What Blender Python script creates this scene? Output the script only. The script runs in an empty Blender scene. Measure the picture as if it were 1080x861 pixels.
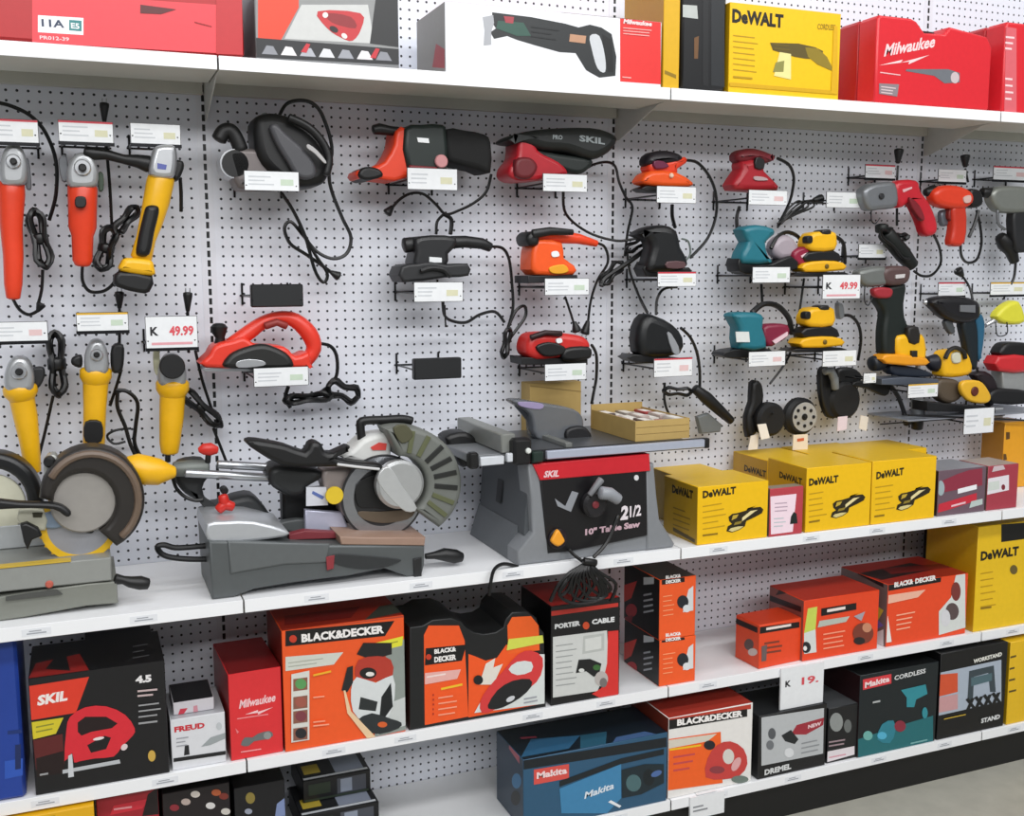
import bpy, math, random
from mathutils import Vector, Matrix
random.seed(7)
U = 0.0254                       # the plan is drawn in inches, the scene is built in metres
SC = bpy.context.scene
COL = SC.collection
# ------------------------------------------------------------------ camera
CAM = Vector((-13.12, -116.46, 67.6))
YAW, PITCH, ROLL, FPX = 0.3891, 0.1306, -0.0031, 1111.9
fw = Vector((math.sin(YAW)*math.cos(PITCH), math.cos(YAW)*math.cos(PITCH), -math.sin(PITCH)))
r0 = Vector((math.cos(YAW), -math.sin(YAW), 0)); u0 = r0.cross(fw)
rt = r0*math.cos(ROLL)+u0*math.sin(ROLL); up = -r0*math.sin(ROLL)+u0*math.cos(ROLL)
OY = [0]
def ray(px, py): return fw + rt*((px-540)/FPX) + up*((430.5-py-OY[0])/FPX)
def at(px, py, d):
    """point d inches in front of the pegboard"""
    v = ray(px, py); return CAM + v*((-d-CAM.y)/v.y)
def on(px, py, z):
    v = ray(px, py); return CAM + v*((z-CAM.z)/v.z)
def proj(P):
    v = P-CAM; z = v.dot(fw); return 540+FPX*v.dot(rt)/z, 430.5-FPX*v.dot(up)/z
def xon(px, d, z):
    lo, hi = -80., 300.
    for _ in range(40):
        m = (lo+hi)/2
        if proj(Vector((m, -d, z)))[0] < px: lo = m
        else: hi = m
    return lo
def ipp(P): return (P-CAM).dot(fw)/FPX      # inches per pixel there
cd = bpy.data.cameras.new('camera'); cam = bpy.data.objects.new('camera', cd); COL.objects.link(cam)
cd.sensor_width = 36; cd.lens = 36*FPX/1080; cd.clip_start = .05
m = Matrix((rt, up, -fw)).transposed().to_4x4(); m.translation = CAM*U; cam.matrix_world = m
SC.camera = cam
SC.view_settings.view_transform = 'Standard'
# ------------------------------------------------------------------ materials
def lin(h):
    h = h.lstrip('#'); c = [int(h[i:i+2], 16)/255 for i in (0, 2, 4)]
    return [x/12.92 if x < .04045 else ((x+.055)/1.055)**2.4 for x in c]+[1]
_M = {}
def mat(h, rough=.5, metal=0., grain=.06, gscale=60, name=None, trans=0):
    k = (h, rough, metal, grain, gscale, trans)
    if k in _M: return _M[k]
    m = bpy.data.materials.new(name or 'paint_'+h); m.use_nodes = True; nt = m.node_tree; b = nt.nodes['Principled BSDF']
    b.inputs['Roughness'].default_value = rough; b.inputs['Metallic'].default_value = metal
    c = lin(h)
    if max(c[:3]) < .07: c = [x*.5 for x in c[:3]]+[1]
    n = nt.nodes.new('ShaderNodeTexNoise'); n.inputs['Scale'].default_value = gscale; n.inputs['Detail'].default_value = 3
    t = nt.nodes.new('ShaderNodeTexCoord'); nt.links.new(t.outputs['Object'], n.inputs['Vector'])
    mx = nt.nodes.new('ShaderNodeMix'); mx.data_type = 'RGBA'
    mx.inputs[6].default_value = [x*(1-grain) for x in c[:3]]+[1]; mx.inputs[7].default_value = [min(1, x*(1+grain)+.002) for x in c[:3]]+[1]
    nt.links.new(n.outputs['Fac'], mx.inputs[0]); nt.links.new(mx.outputs[2], b.inputs['Base Color'])
    if trans: b.inputs['Transmission Weight'].default_value = trans; b.inputs['IOR'].default_value = 1.2
    _M[k] = m; return m
def nod(nt, op, *a):
    n = nt.nodes.new('ShaderNodeMath'); n.operation = op
    for i, x in enumerate(a):
        if hasattr(x, 'links'): nt.links.new(x, n.inputs[i])
        else: n.inputs[i].default_value = x
    return n.outputs[0]
def pegmat():
    m = bpy.data.materials.new('pegboard'); m.use_nodes = True; nt = m.node_tree; b = nt.nodes['Principled BSDF']
    t = nt.nodes.new('ShaderNodeTexCoord'); s = nt.nodes.new('ShaderNodeSeparateXYZ'); nt.links.new(t.outputs['Object'], s.inputs[0])
    fx = nod(nt, 'SUBTRACT', nod(nt, 'FRACT', nod(nt, 'ADD', nod(nt, 'DIVIDE', s.outputs[0], U), 1000.0)), .5)
    fz = nod(nt, 'SUBTRACT', nod(nt, 'FRACT', nod(nt, 'ADD', nod(nt, 'DIVIDE', s.outputs[2], U), .4)), .5)
    r = nod(nt, 'SQRT', nod(nt, 'ADD', nod(nt, 'MULTIPLY', fx, fx), nod(nt, 'MULTIPLY', fz, fz)))
    h = nod(nt, 'LESS_THAN', r, .135)
    mx = nt.nodes.new('ShaderNodeMix'); mx.data_type = 'RGBA'
    mx.inputs[6].default_value = lin('E3E6EF'); mx.inputs[7].default_value = lin('2a2a31')
    nt.links.new(h, mx.inputs[0]); nt.links.new(mx.outputs[2], b.inputs['Base Color'])
    b.inputs['Roughness'].default_value = .55
    bp = nt.nodes.new('ShaderNodeBump'); bp.inputs['Distance'].default_value = .002; bp.inputs['Strength'].default_value = .4
    nt.links.new(nod(nt, 'SUBTRACT', 1.0, h), bp.inputs['Height']); nt.links.new(bp.outputs[0], b.inputs['Normal'])
    return m
def slotmat():
    m = bpy.data.materials.new('slotted_upright'); m.use_nodes = True; nt = m.node_tree; b = nt.nodes['Principled BSDF']
    t = nt.nodes.new('ShaderNodeTexCoord'); s = nt.nodes.new('ShaderNodeSeparateXYZ'); nt.links.new(t.outputs['Object'], s.inputs[0])
    fz = nod(nt, 'FRACT', nod(nt, 'DIVIDE', s.outputs[2], U))
    ax = nod(nt, 'ABSOLUTE', s.outputs[0])
    h = nod(nt, 'MULTIPLY', nod(nt, 'LESS_THAN', fz, .68), nod(nt, 'LESS_THAN', ax, .16*U))
    mx = nt.nodes.new('ShaderNodeMix'); mx.data_type = 'RGBA'
    mx.inputs[6].default_value = lin('E0E2EA'); mx.inputs[7].default_value = lin('08080a')
    nt.links.new(h, mx.inputs[0]); nt.links.new(mx.outputs[2], b.inputs['Base Color']); b.inputs['Roughness'].default_value = .4
    return m
# ------------------------------------------------------------------ mesh builder
def cr(pts, n=4, closed=True):
    """Catmull-Rom through the points"""
    out = []; L = len(pts)
    seg = L if closed else L-1
    for i in range(seg):
        g = (lambda k: pts[k % L]) if closed else (lambda k: pts[max(0, min(L-1, k))])
        a, b, c, d = g(i-1), g(i), g(i+1), g(i+2)
        for j in range(n):
            t = j/n
            out.append(tuple(.5*((2*q)+(-p+r)*t+(2*p-5*q+4*r-s)*t*t+(-p+3*q-3*r+s)*t**3) for p, q, r, s in zip(a, b, c, d)))
    if not closed: out.append(tuple(pts[-1]))
    return out
def earclip(q):
    idx = list(range(len(q))); out = []
    def cr3(a, b, c): return (b[0]-a[0])*(c[1]-a[1])-(b[1]-a[1])*(c[0]-a[0])
    while len(idx) > 3:
        best = None; bq = -1e9
        for k in range(len(idx)):
            i, j, l = idx[k-1], idx[k], idx[(k+1) % len(idx)]; A, B, C = q[i], q[j], q[l]; ar = cr3(A, B, C)
            if ar <= 1e-10: continue
            if any(cr3(A, B, q[m]) >= 0 and cr3(B, C, q[m]) >= 0 and cr3(C, A, q[m]) >= 0 for m in idx if m not in (i, j, l)): continue
            qual = ar/max(1e-9, (A[0]-C[0])**2+(A[1]-C[1])**2+(B[0]-C[0])**2+(B[1]-C[1])**2+(A[0]-B[0])**2+(A[1]-B[1])**2)
            if qual > bq: bq, best = qual, k
        if best is None: best = min(range(len(idx)), key=lambda k: abs(cr3(q[idx[k-1]], q[idx[k]], q[idx[(k+1) % len(idx)]])))
        out.append((idx[best-1], idx[best], idx[(best+1) % len(idx)])); idx.pop(best)
    out.append(tuple(idx)); return out
_T = {}
def glyphs(s, bold=.02):
    k = (s, bold)
    if k in _T: return _T[k]
    c = bpy.data.curves.new('lettering', 'FONT'); c.body = s; c.offset = bold; c.resolution_u = 2; c.size = 1
    o = bpy.data.objects.new('lettering', c); me = bpy.data.meshes.new_from_object(o)
    v = [x.co.copy() for x in me.vertices]; f = [tuple(p.vertices) for p in me.polygons]
    x0 = min(a.x for a in v); x1 = max(a.x for a in v); y0 = min(a.y for a in v); y1 = max(a.y for a in v)
    v = [((a.x-x0)/(x1-x0), (a.y-y0)/(y1-y0)) for a in v]
    bpy.data.objects.remove(o); bpy.data.curves.remove(c); bpy.data.meshes.remove(me)
    _T[k] = (v, f); return v, f
class MB:
    def __init__(s, m=None): s.v = []; s.f = []; s.mi = []; s.ms = []; s.cur = 0; s.use(m or mat('888888'))
    def use(s, m):
        if isinstance(m, str): m = mat(m)
        if m not in s.ms: s.ms.append(m)
        s.cur = s.ms.index(m); return s
    def add(s, vs, fs):
        o = len(s.v); s.v += [Vector(a) for a in vs]
        for f in fs: s.f.append(tuple(i+o for i in f)); s.mi.append(s.cur)
        return s
    def rings(s, rings, cap0=True, cap1=True):
        n = len(rings[0]); vs = [p for r in rings for p in r]; fs = []
        for k in range(len(rings)-1):
            for i in range(n):
                j = (i+1) % n; fs.append((k*n+i, k*n+j, (k+1)*n+j, (k+1)*n+i))
        if cap0: fs.append(tuple(range(n-1, -1, -1)))
        if cap1: fs.append(tuple((len(rings)-1)*n+i for i in range(n)))
        return s.add(vs, fs)
    def slab(s, pts, d, t, r=.2, sm=3, flip=False):
        """outline traced on the plane d inches off the wall, extruded back t inches with a rounded front edge"""
        if sm: pts = cr([tuple(p[:2]) for p in pts], sm)
        if pts[0][0] > 660 and 1 < t < 5 and d < 8.5: t *= .62
        P = [at(x, y, d) for x, y in pts]
        return s.prism([(p.x, p.z) for p in P], d, t, r)
    def prism(s, q, d, t, r=.2):
        A = sum(q[i][0]*q[(i+1) % len(q)][1]-q[(i+1) % len(q)][0]*q[i][1] for i in range(len(q)))
        if A < 0: q = q[::-1]
        n = len(q); N = []
        for i in range(n):
            a, b, c = q[i-1], q[i], q[(i+1) % n]
            e1 = Vector((b[0]-a[0], b[1]-a[1])); e2 = Vector((c[0]-b[0], c[1]-b[1]))
            if e1.length < 1e-9: e1 = e2
            if e2.length < 1e-9: e2 = e1
            e1 = e1.normalized() if e1.length else Vector((1, 0)); e2 = e2.normalized() if e2.length else e1
            nn = Vector((-e1.y-e2.y, e1.x+e2.x)); nn = nn.normalized() if nn.length > 1e-6 else Vector((-e1.y, e1.x))
            k = 1/max(.5, nn.dot(Vector((-e1.y, e1.x)))); N.append(nn*k)
        r = min(r, t*.9)
        prof = [(0, d-t)]+[(r*(1-math.cos(a)), d-r+r*math.sin(a)) for a in (0, .55, 1.05, math.pi/2)] if r > 0 else [(0, d-t), (0, d)]
        if r > .12: prof = [(r*.5, d-t), (0, d-t+r*.5)]+prof[1:]
        R = [[(q[i][0]+N[i].x*o, -y, q[i][1]+N[i].y*o) for i in range(n)] for o, y in prof]
        s.rings(R, False, False); T = []
        T = earclip(q)
        e = len(s.v); s.v += [Vector(a) for a in R[0]+R[-1]]
        for tr in T:
            s.f.append(tuple(e+i for i in tr[::-1])); s.mi.append(s.cur); s.f.append(tuple(e+n+i for i in tr)); s.mi.append(s.cur)
        return s
    def bx(s, x0, x1, y0, y1, z0, z1, b=0.0):
        if b > 0:
            q = [(x0+b, z0), (x1-b, z0), (x1, z0+b), (x1, z1-b), (x1-b, z1), (x0+b, z1), (x0, z1-b), (x0, z0+b)]
            ya, yb = min(y0, y1), max(y0, y1)
            def ins(o): return [(min(max(x, x0+o), x1-o), min(max(z, z0+o), z1-o)) for x, z in q]
            return s.rings([[(x, y, z) for x, z in ins(o)] for y, o in ((yb, b), (yb-b, 0), (ya+b, 0), (ya, b))])
        v = [(x, y, z) for z in (z0, z1) for y in (y0, y1) for x in (x0, x1)]
        return s.add(v, [(0, 2, 3, 1), (4, 5, 7, 6), (0, 1, 5, 4), (2, 6, 7, 3), (0, 4, 6, 2), (1, 3, 7, 5)])
    def path(s, P, R, seg=8, sq=1.0, rnd=True):
        """tube of changing radius through world points; sq squashes it across the wall normal"""
        P = [Vector(p) for p in P]; n = len(P)
        if not isinstance(R, (list, tuple)): R = [R]*n
        T = []
        for i in range(n):
            t = P[min(n-1, i+1)]-P[max(0, i-1)]; T.append(t.normalized() if t.length > 1e-9 else Vector((0, 0, 1)))
        ref = Vector((0, 1, 0))
        if abs(T[0].dot(ref)) > .95: ref = Vector((0, 0, 1))
        a = (ref-T[0]*ref.dot(T[0])).normalized(); ringl = []
        def ring(c, r, a, b): return [c+a*(math.cos(k*2*math.pi/seg)*r*sq)+b*(math.sin(k*2*math.pi/seg)*r) for k in range(seg)]
        for i in range(n):
            a = a-T[i]*a.dot(T[i]); a = a.normalized() if a.length > 1e-6 else Vector((1, 0, 0)); b = T[i].cross(a)
            if rnd and i == 0:
                for k in (.15, .6): ringl.append(ring(P[0]-T[0]*R[0]*.35*(1-k), R[0]*math.sqrt(1-(1-k)**2), a, b))
            ringl.append(ring(P[i], R[i], a, b))
            if rnd and i == n-1:
                for k in (.6, .15): ringl.append(ring(P[i]+T[i]*R[i]*.35*(1-k), R[i]*math.sqrt(1-(1-k)**2), a, b))
        return s.rings(ringl)
    def tube(s, pts, d, r=.13, n=5, seg=6, sq=1.0):
        """cord traced on the picture; a third number is its own distance off the wall"""
        q = [(p[0], p[1], (p[2] if len(p) > 2 else d)) for p in pts]
        if n > 1 and len(q) > 2: q = cr(q, n, False)
        return s.path([at(x, y, dd) for x, y, dd in q], r, seg, sq)
    def rev(s, pts, d, seg=16, sq=1.0, n=1, rnd=True):
        """body of revolution: x, y, radius, all in picture units on the plane d"""
        q = [(p[0], p[1], p[2], (p[3] if len(p) > 3 else d)) for p in pts]
        if n > 1: q = cr(q, n, False)
        P = [at(x, y, dd) for x, y, r, dd in q]
        return s.path(P, [max(.02, q[i][2]*ipp(P[i])) for i in range(len(q))], seg, sq, rnd)
    def lathe(s, c, prof, axis=(0, -1, 0), n=32):
        ax = Vector(axis).normalized(); a = ax.orthogonal().normalized(); b = ax.cross(a); c = Vector(c)
        R = [[c+ax*h+a*(math.cos(k*2*math.pi/n)*r)+b*(math.sin(k*2*math.pi/n)*r) for k in range(n)] for r, h in prof]
        cl = tuple(prof[0]) == tuple(prof[-1]); return s.rings(R, not cl, not cl)
    def disc(s, px, py, rp, d, t, r=.1, n=32, hole=0):
        c = at(px, py, d); R = rp*ipp(c)
        if hole:
            h = hole*ipp(c); return s.lathe(c, [(h, -t), (R, -t), (R, -r), (R-r, 0), (h, 0), (h, -t)], n=n)
        return s.lathe(c, [(R, -t), (R, -r), (R-r, 0)], n=n)
    def tri(s, txt, A, X, Z, bold=.02, shear=0):
        v, f = glyphs(txt, bold); return s.add([A+X*(a+shear*b)+Z*b for a, b in v], f)
    def build(s, name, parent=None, loc=None, bev=0):
        if loc is None: loc = parent['_loc'] if parent is not None and '_loc' in parent.keys() else None
        L = Vector(loc) if loc is not None else Vector((0, 0, 0))
        me = bpy.data.meshes.new(name); me.from_pydata([(v-L)*U for v in s.v], [], s.f)
        for k in s.ms: me.materials.append(k)
        me.polygons.foreach_set('material_index', s.mi); me.polygons.foreach_set('use_smooth', [True]*len(me.polygons))
        me.validate(); me.update(); me.set_sharp_from_angle(angle=math.radians(38))
        o = bpy.data.objects.new(name, me); COL.objects.link(o)
        if parent is not None: o.parent = parent; o['_loc'] = tuple(L)
        else: o.location = L*U
        return o
def tag(o, label, cat, group=None):
    o['label'] = label; o['category'] = cat
    if group: o['group'] = group
    return o
def thing(name, label, cat, loc, group=None):
    o = bpy.data.objects.new(name, None); o.empty_display_size = .05; COL.objects.link(o); o.location = Vector(loc)*U; o['_loc'] = tuple(loc)
    return tag(o, label, cat, group)
def struct(o): o['kind'] = 'structure'; return o
BLK = mat('141416', .45); CORD = mat('101012', .4); WHT = mat('EDEEF0', .5); STEEL = mat('B9BCC0', .3, .9); DK = mat('2A2B2E', .5)
# ------------------------------------------------------------------ setting
DECK = {'top': 87.2, 'main': 36.55, 'third': 19.5, 'base': 6.0}
FRONT = {'top': 13.4, 'main': 17.2, 'third': 15.0, 'base': 16.0}
PEG = pegmat(); SLOT = slotmat()
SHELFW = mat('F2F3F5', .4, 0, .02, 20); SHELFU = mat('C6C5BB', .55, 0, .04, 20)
struct(MB(PEG).bx(-70, 200, 0, .25, 0, 112).build('wall_back'))
fl = mat('A9A79C', .55, 0, .16, 14); struct(MB(fl).bx(-140, 240, -220, .25, -1, 0).build('floor'))
for i, X in enumerate((-48, 0, 48, 96, 144)):
    b = MB(SLOT).bx(-.75, .75, -.06, .1, 0, 111.9); b.v = [v+Vector((X, 0, 0)) for v in b.v]
    struct(b.build('trim_%d' % (i+1), loc=(X, 0, 0)))
struct(MB(mat('121214', .45)).bx(-70, 200, -15, -14.4, 0, 4.7).build('baseboard_front'))
BAY = {-48: 'first bay from the left', 0: 'second bay from the left', 48: 'third bay from the left', 96: 'fourth bay, far right'}
def shelf(level, X):
    z = DECK[level]; D = FRONT[level]; what = {'top': 'upper white metal shelf above the hanging tools', 'main': 'deep white display shelf holding the saws and yellow cartons', 'third': 'white metal shelf of boxed tools below the saws', 'base': 'lowest white deck of the shelving just above the floor'}[level]
    t = thing('metal_shelf', what+', '+BAY[X], 'shelf', (X, 0, z-1.25), 'white metal shelves of the shelving run')
    x0, x1 = X+.08, X+47.92
    b = MB(SHELFW).bx(x0, x1, -D+.1, -.1, z-.12, z)
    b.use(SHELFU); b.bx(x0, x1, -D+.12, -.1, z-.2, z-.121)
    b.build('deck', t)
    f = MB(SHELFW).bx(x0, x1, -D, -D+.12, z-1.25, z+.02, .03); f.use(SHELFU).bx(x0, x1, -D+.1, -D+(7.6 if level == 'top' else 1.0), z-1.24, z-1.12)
    if level == 'top': f.use(mat('4a4a44')).bx(x0, x1, -D+7.6, -D+8.0, z-1.1, z-.3)  # dark strip that paints in the shaded gap behind the lip return
    f.build('front_lip', t)
    MB(SHELFU).bx(x0, x1, -1.0, -.2, z-1.6, z-.2).build('rear_rail', t)
    if level != 'base':
        for xx in (x0+.05,):
            q = [(-.2, z-.2), (-.2, z-4.2), (-1.2, z-4.2), (-D*.78, z-1.3), (-D+.3, z-1.2), (-D+.3, z-.2)]
            MB(mat('C9C9C4', .5)).rings([[(xx, a, c) for a, c in q], [(xx+.12, a, c) for a, c in q]]).build('bracket', t)
    if level in ('main', 'third', 'base'):
        for k in range(4):
            a = X+6+k*11.3+random.uniform(-2, 2)
            p = MB(mat('E4E6EA', .5)).bx(a-.4, a+2, -D-.02, -D, z-.95, z-.3)
            p.use('A0A3AA').bx(a, a+1.6, -D-.03, -D-.015, z-.8, z-.68).bx(a+.2, a+1.2, -D-.03, -D-.015, z-.58, z-.48)
            p.build('shelf_label', t)
    return t
for lv in DECK:
    for X in BAY: shelf(lv, X)
# lights: two rows of ceiling fluorescents over the aisle
def area(name, loc, sx, sy, e, rx=0, ry=0, col=(1, 1, 1)):
    l = bpy.data.lights.new(name, 'AREA'); l.shape = 'RECTANGLE'; l.size = sx; l.size_y = sy; l.energy = e; l.color = col
    o = bpy.data.objects.new(name, l); COL.objects.link(o); o.location = loc; o.rotation_euler = (rx, ry, 0); return o
area('ceiling_light_near', (1.2, -1.5, 4.3), 6, .35, 40, math.radians(18))
area('ceiling_light_middle', (1.2, -3.4, 4.3), 6, .5, 112, math.radians(35))
area('ceiling_light_far', (-.5, -6.5, 4.2), 8, .8, 200, math.radians(55))
w = bpy.data.worlds.new('store'); SC.world = w; w.use_nodes = True
w.node_tree.nodes['Background'].inputs[0].default_value = (.93, .96, 1, 1); w.node_tree.nodes['Background'].inputs[1].default_value = .3
# ------------------------------------------------------------------ cartons and cases
class Box:
    """carton on a shelf: px of the left and right front bottom corners, px row of the top left corner"""
    def __init__(s, name, label, cat, lv, xl, xr, yt, dep, col, back=.4, side=None, top=None, yaw=0, group=None, lift=0, bev=.06, zt=None, rough=.38):
        s.z = DECK[lv]+.03+lift; s.d = FRONT[lv]-back; s.yaw = math.radians(yaw)
        X0 = xon(xl, s.d, s.z); s.o = Vector((X0, -s.d, s.z))
        s.X = Vector((math.cos(s.yaw), math.sin(s.yaw), 0)); s.Y = Vector((-math.sin(s.yaw), math.cos(s.yaw), 0)); s.Z = Vector((0, 0, 1))
        lo, hi = .2, 90.
        for _ in range(40):
            m = (lo+hi)/2
            if proj(s.o+s.X*m)[0] < xr: lo = m
            else: hi = m
        s.w = lo
        if zt: s.h = zt
        else:
            lo, hi = .2, 60.
            for _ in range(40):
                m = (lo+hi)/2
                if proj(s.o+s.Z*m)[1] > yt: lo = m
                else: hi = m
            s.h = lo
        s.h = min(s.h, {'top': 30, 'main': 30, 'third': 15.9, 'base': 12.0}[lv]-lift)
        s.dep = dep; s.m = MB(mat(col, rough)); s.k = 0; s.name, s.label, s.cat, s.group = name, label, cat, group
        s.body(bev, side, top, col, rough); s.face('front')
    def P(s, a, b, c): return s.o+s.X*a+s.Y*b+s.Z*c
    def body(s, bev, side, top, col, rough):
        w, h, D, e = s.w, s.h, s.dep, bev
        m = s.m; m.bx(0, w, 0, D, 0, h, e); m.v = [s.P(v.x, v.y, v.z) for v in m.v]
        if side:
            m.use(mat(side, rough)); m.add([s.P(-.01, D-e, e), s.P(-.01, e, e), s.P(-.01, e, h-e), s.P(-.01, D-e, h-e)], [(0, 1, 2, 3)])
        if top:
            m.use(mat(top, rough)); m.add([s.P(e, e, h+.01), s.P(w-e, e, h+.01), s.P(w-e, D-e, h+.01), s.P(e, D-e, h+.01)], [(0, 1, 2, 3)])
    def face(s, f):
        s.k = 0
        if f == 'front': s.fo, s.fx, s.fy, s.fn, s.lu, s.lv_ = s.o, s.X, s.Z, -s.Y, s.w, s.h
        elif f == 'left': s.fo, s.fx, s.fy, s.fn, s.lu, s.lv_ = s.P(0, s.dep, 0), -s.Y, s.Z, -s.X, s.dep, s.h
        else: s.fo, s.fx, s.fy, s.fn, s.lu, s.lv_ = s.P(0, 0, s.h), s.X, s.Y, s.Z, s.w, s.dep
        return s
    def uv(s, px, py, cl=True):
        v = ray(px, py); t = (s.fo-CAM).dot(s.fn)/v.dot(s.fn); q = CAM+v*t-s.fo
        a, b = q.dot(s.fx), q.dot(s.fy)
        if cl: a = min(max(a, .03), s.lu-.03); b = min(max(b, .03), s.lv_-.03)
        return a, b
    def put(s, uvs):
        s.k += 1; e = .012+.006*s.k
        s.m.add([s.fo+s.fx*a+s.fy*b+s.fn*e for a, b in uvs], [tuple(range(len(uvs)))]); return s
    def poly(s, col, pts, sm=0, rough=.4):
        if sm: pts = cr(pts, sm)
        q = [s.uv(x, y) for x, y in pts]
        A = sum(q[i-1][0]*q[i][1]-q[i][0]*q[i-1][1] for i in range(len(q)))
        if A < 0: q = q[::-1]
        s.m.use(mat(col, rough)); return s.put(q)
    def rect(s, col, u0, v0, u1, v1):
        s.m.use(mat(col, .4)); W, H = s.lu, s.lv_
        return s.put([(u0*W, v0*H), (u1*W, v0*H), (u1*W, v1*H), (u0*W, v1*H)])
    def ell(s, col, cx, cy, rx, ry, rot=0):
        c, n = math.cos(rot), math.sin(rot)
        return s.poly(col, [(cx+c*rx*math.cos(a)-n*ry*math.sin(a), cy+n*rx*math.cos(a)+c*ry*math.sin(a)) for a in [i*math.pi/9 for i in range(18)]])
    def txt(s, col, t, x0, y0, x1, y1, h, bold=.03, shear=0):
        """baseline from (x0,y0) to (x1,y1), letters h px tall"""
        s.k += 1; a = s.uv(x0, y0, 0); b = s.uv(x1, y1, 0); t2 = s.uv(x0, y0-h, 0)
        hh = t2[1]-a[1]; e = .014+.006*s.k
        A = s.fo+s.fx*a[0]+s.fy*a[1]+s.fn*e; X = s.fx*(b[0]-a[0])+s.fy*(b[1]-a[1]); Z = s.fy*hh+s.fx*0
        s.m.use(mat(col, .4)).tri(t, A, X, Z, bold, shear*hh/max(.1, (b[0]-a[0]))); return s
    def lines(s, col, x0, y0, x1, y1, n, dy, th=1.2):
        rnd = random.Random(int(x0*7+y0)); s.m.use(mat(col, .4)); s.k += 1; e = .012+.006*s.k
        for i in range(n):
            f = rnd.uniform(.65, 1); a = s.uv(x0, y0+i*dy); b = s.uv(x0+(x1-x0)*f, y0+(y1-y0)*f+i*dy); c = s.uv(x0, y0+i*dy-th)
            hh = c[1]-a[1]
            q = [(a[0], a[1]), (b[0], b[1]), (b[0], b[1]+hh), (a[0], a[1]+hh)]
            s.m.add([s.fo+s.fx*u+s.fy*v+s.fn*e for u, v in q], [(0, 1, 2, 3)])
        return s
    def done(s):
        o = s.m.build(s.name, loc=tuple(s.o)); return tag(o, s.label, s.cat, s.group)
O1, RED, YEL = 'F2541B', 'D8202A', 'F0BE0E'
# ---- top shelf
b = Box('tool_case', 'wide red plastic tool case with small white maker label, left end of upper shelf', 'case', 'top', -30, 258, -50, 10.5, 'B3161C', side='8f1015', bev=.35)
b.poly('E8404A', [(34, 47), (228, 56), (228, 5), (34, -8)]).poly('EDEFF2', [(40, 34), (88, 37), (88, 19), (40, 16)])
b.txt('23324f', '11A', 44, 28, 68, 29.5, 8, .03).rect('2e8f8a', .371, .2, .371, .2).poly('2a7f80', [(73, 32), (86, 33), (86, 22), (73, 21)]).txt('EDEFF2', 'E5', 75, 30, 84, 31, 6)
b.txt('F2D5D8', 'PR012-39', 42, 41.5, 73, 43.5, 4, .02).poly('5a1a1c', [(148, 14), (170, 15), (186, 10), (148, 5)])
b.poly('C02229', [(228, 57), (256, 58), (256, -20), (228, -20)]).lines('9a1218', 205, 24, 228, 30, 1, 1); b.done()
b = Box('tool_carton', 'grey, red and black carton with a strip of small tool pictures, on the upper shelf', 'box', 'top', 270, 421, -30, 9, '77787a', side='4c4c4a', back=.5)
b.poly('8e8f8f', [(270, 45), (420, 54), (420, -20), (270, -20)]).poly('c9cac8', [(300, 41), (395, 46), (388, 5), (318, 5)], 0).poly('E5401F', [(272, 42), (296, 43), (303, 30), (315, 8), (315, -20), (272, -20)])
b.poly('303133', [(390, 46), (421, 50), (421, -20), (398, -20)]).poly('C22A30', [(335, 12), (380, 14), (381, 30), (372, 43), (360, 40), (345, 30)], 3).poly('8e1b22', [(345, 14), (370, 18), (375, 30), (350, 24)], 3).ell('e8e2df', 343, 16, 3, 3).ell('2c2324', 352, 31, 5, 3, .5).ell('e5dcd8', 363, 38, 3.5, 2.5, .7)
b.poly('2B2C30', [(270, 60), (421, 68), (421, 52), (270, 40)])
for i, c in enumerate(('8d8f96', 'e9e4e6', 'aeb0b8', 'd9dade', '9b9da5', 'e8e3e6', '8a8c94')):
    x = 276+i*20; y = 57+i*1.1
    b.poly(c, [(x, y), (x+5, y-9), (x+12, y-8), (x+17, y+1)])
b.poly('c62834', [(317, 55), (323, 46), (327, 47), (323, 56)]).poly('c62834', [(390, 61), (396, 51), (400, 52), (396, 62)]); b.done()
b = Box('tool_carton', 'long white carton picturing a black reciprocating saw, with red end panel, upper shelf', 'box', 'top', 470, 697, 1, 9.5, 'E9EAEE', side='8c8882', top='c7262c', back=.4)
b.face('left').poly('a8343a', [(456, 71), (469, 72), (469, 52), (460, 46)]).face('front')
b.poly('E02E2B', [(654, 86), (697, 89), (697, 18), (654, 15)])
b.poly('34383a', [(519, 13), (560, 18), (596, 25), (610, 29), (622, 26), (634, 29), (645, 36), (650, 60), (649, 80), (632, 82), (618, 74), (607, 56), (590, 55), (565, 48), (545, 42), (535, 38), (521, 41), (517, 34), (523, 30), (519, 24)])
b.poly('a9abb0', [(509, 18), (520, 16), (521, 24), (518, 34), (518, 47), (510, 48), (511, 32)]).poly('c9ccd0', [(622, 38), (632, 38), (638, 60), (638, 76), (630, 72), (624, 52)], 3).poly('1c1d1f', [(635, 36), (645, 42), (647, 76), (641, 76)], 0)
b.poly('2d5347', [(525, 22), (552, 24), (560, 38), (545, 38), (523, 30)]).poly('a33a44', [(531, 17), (542, 18), (541, 25), (533, 24)]).poly('b98c6e', [(601, 36), (618, 38), (617, 46), (600, 44)]).lines('23272a', 560, 29, 590, 33, 3, 5, 1.4)
b.txt('F5D9D8', 'Milwaukee', 657, 25, 687, 28, 5, .05, .2).lines('F2a9a5', 657, 30, 690, 33, 3, 3, 1).lines('F2a9a5', 656, 82, 667, 83, 1, 3); b.face('top').poly('47231f', [(560, 13), (690, 19), (690, 13), (600, 9)]); b.done()
b = Box('tool_carton', 'narrow yellow carton with black bands standing on end beside the red-ended carton', 'box', 'top', 699, 716, -22, 9, 'D9A913', side='b88c10', back=.5)
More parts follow.
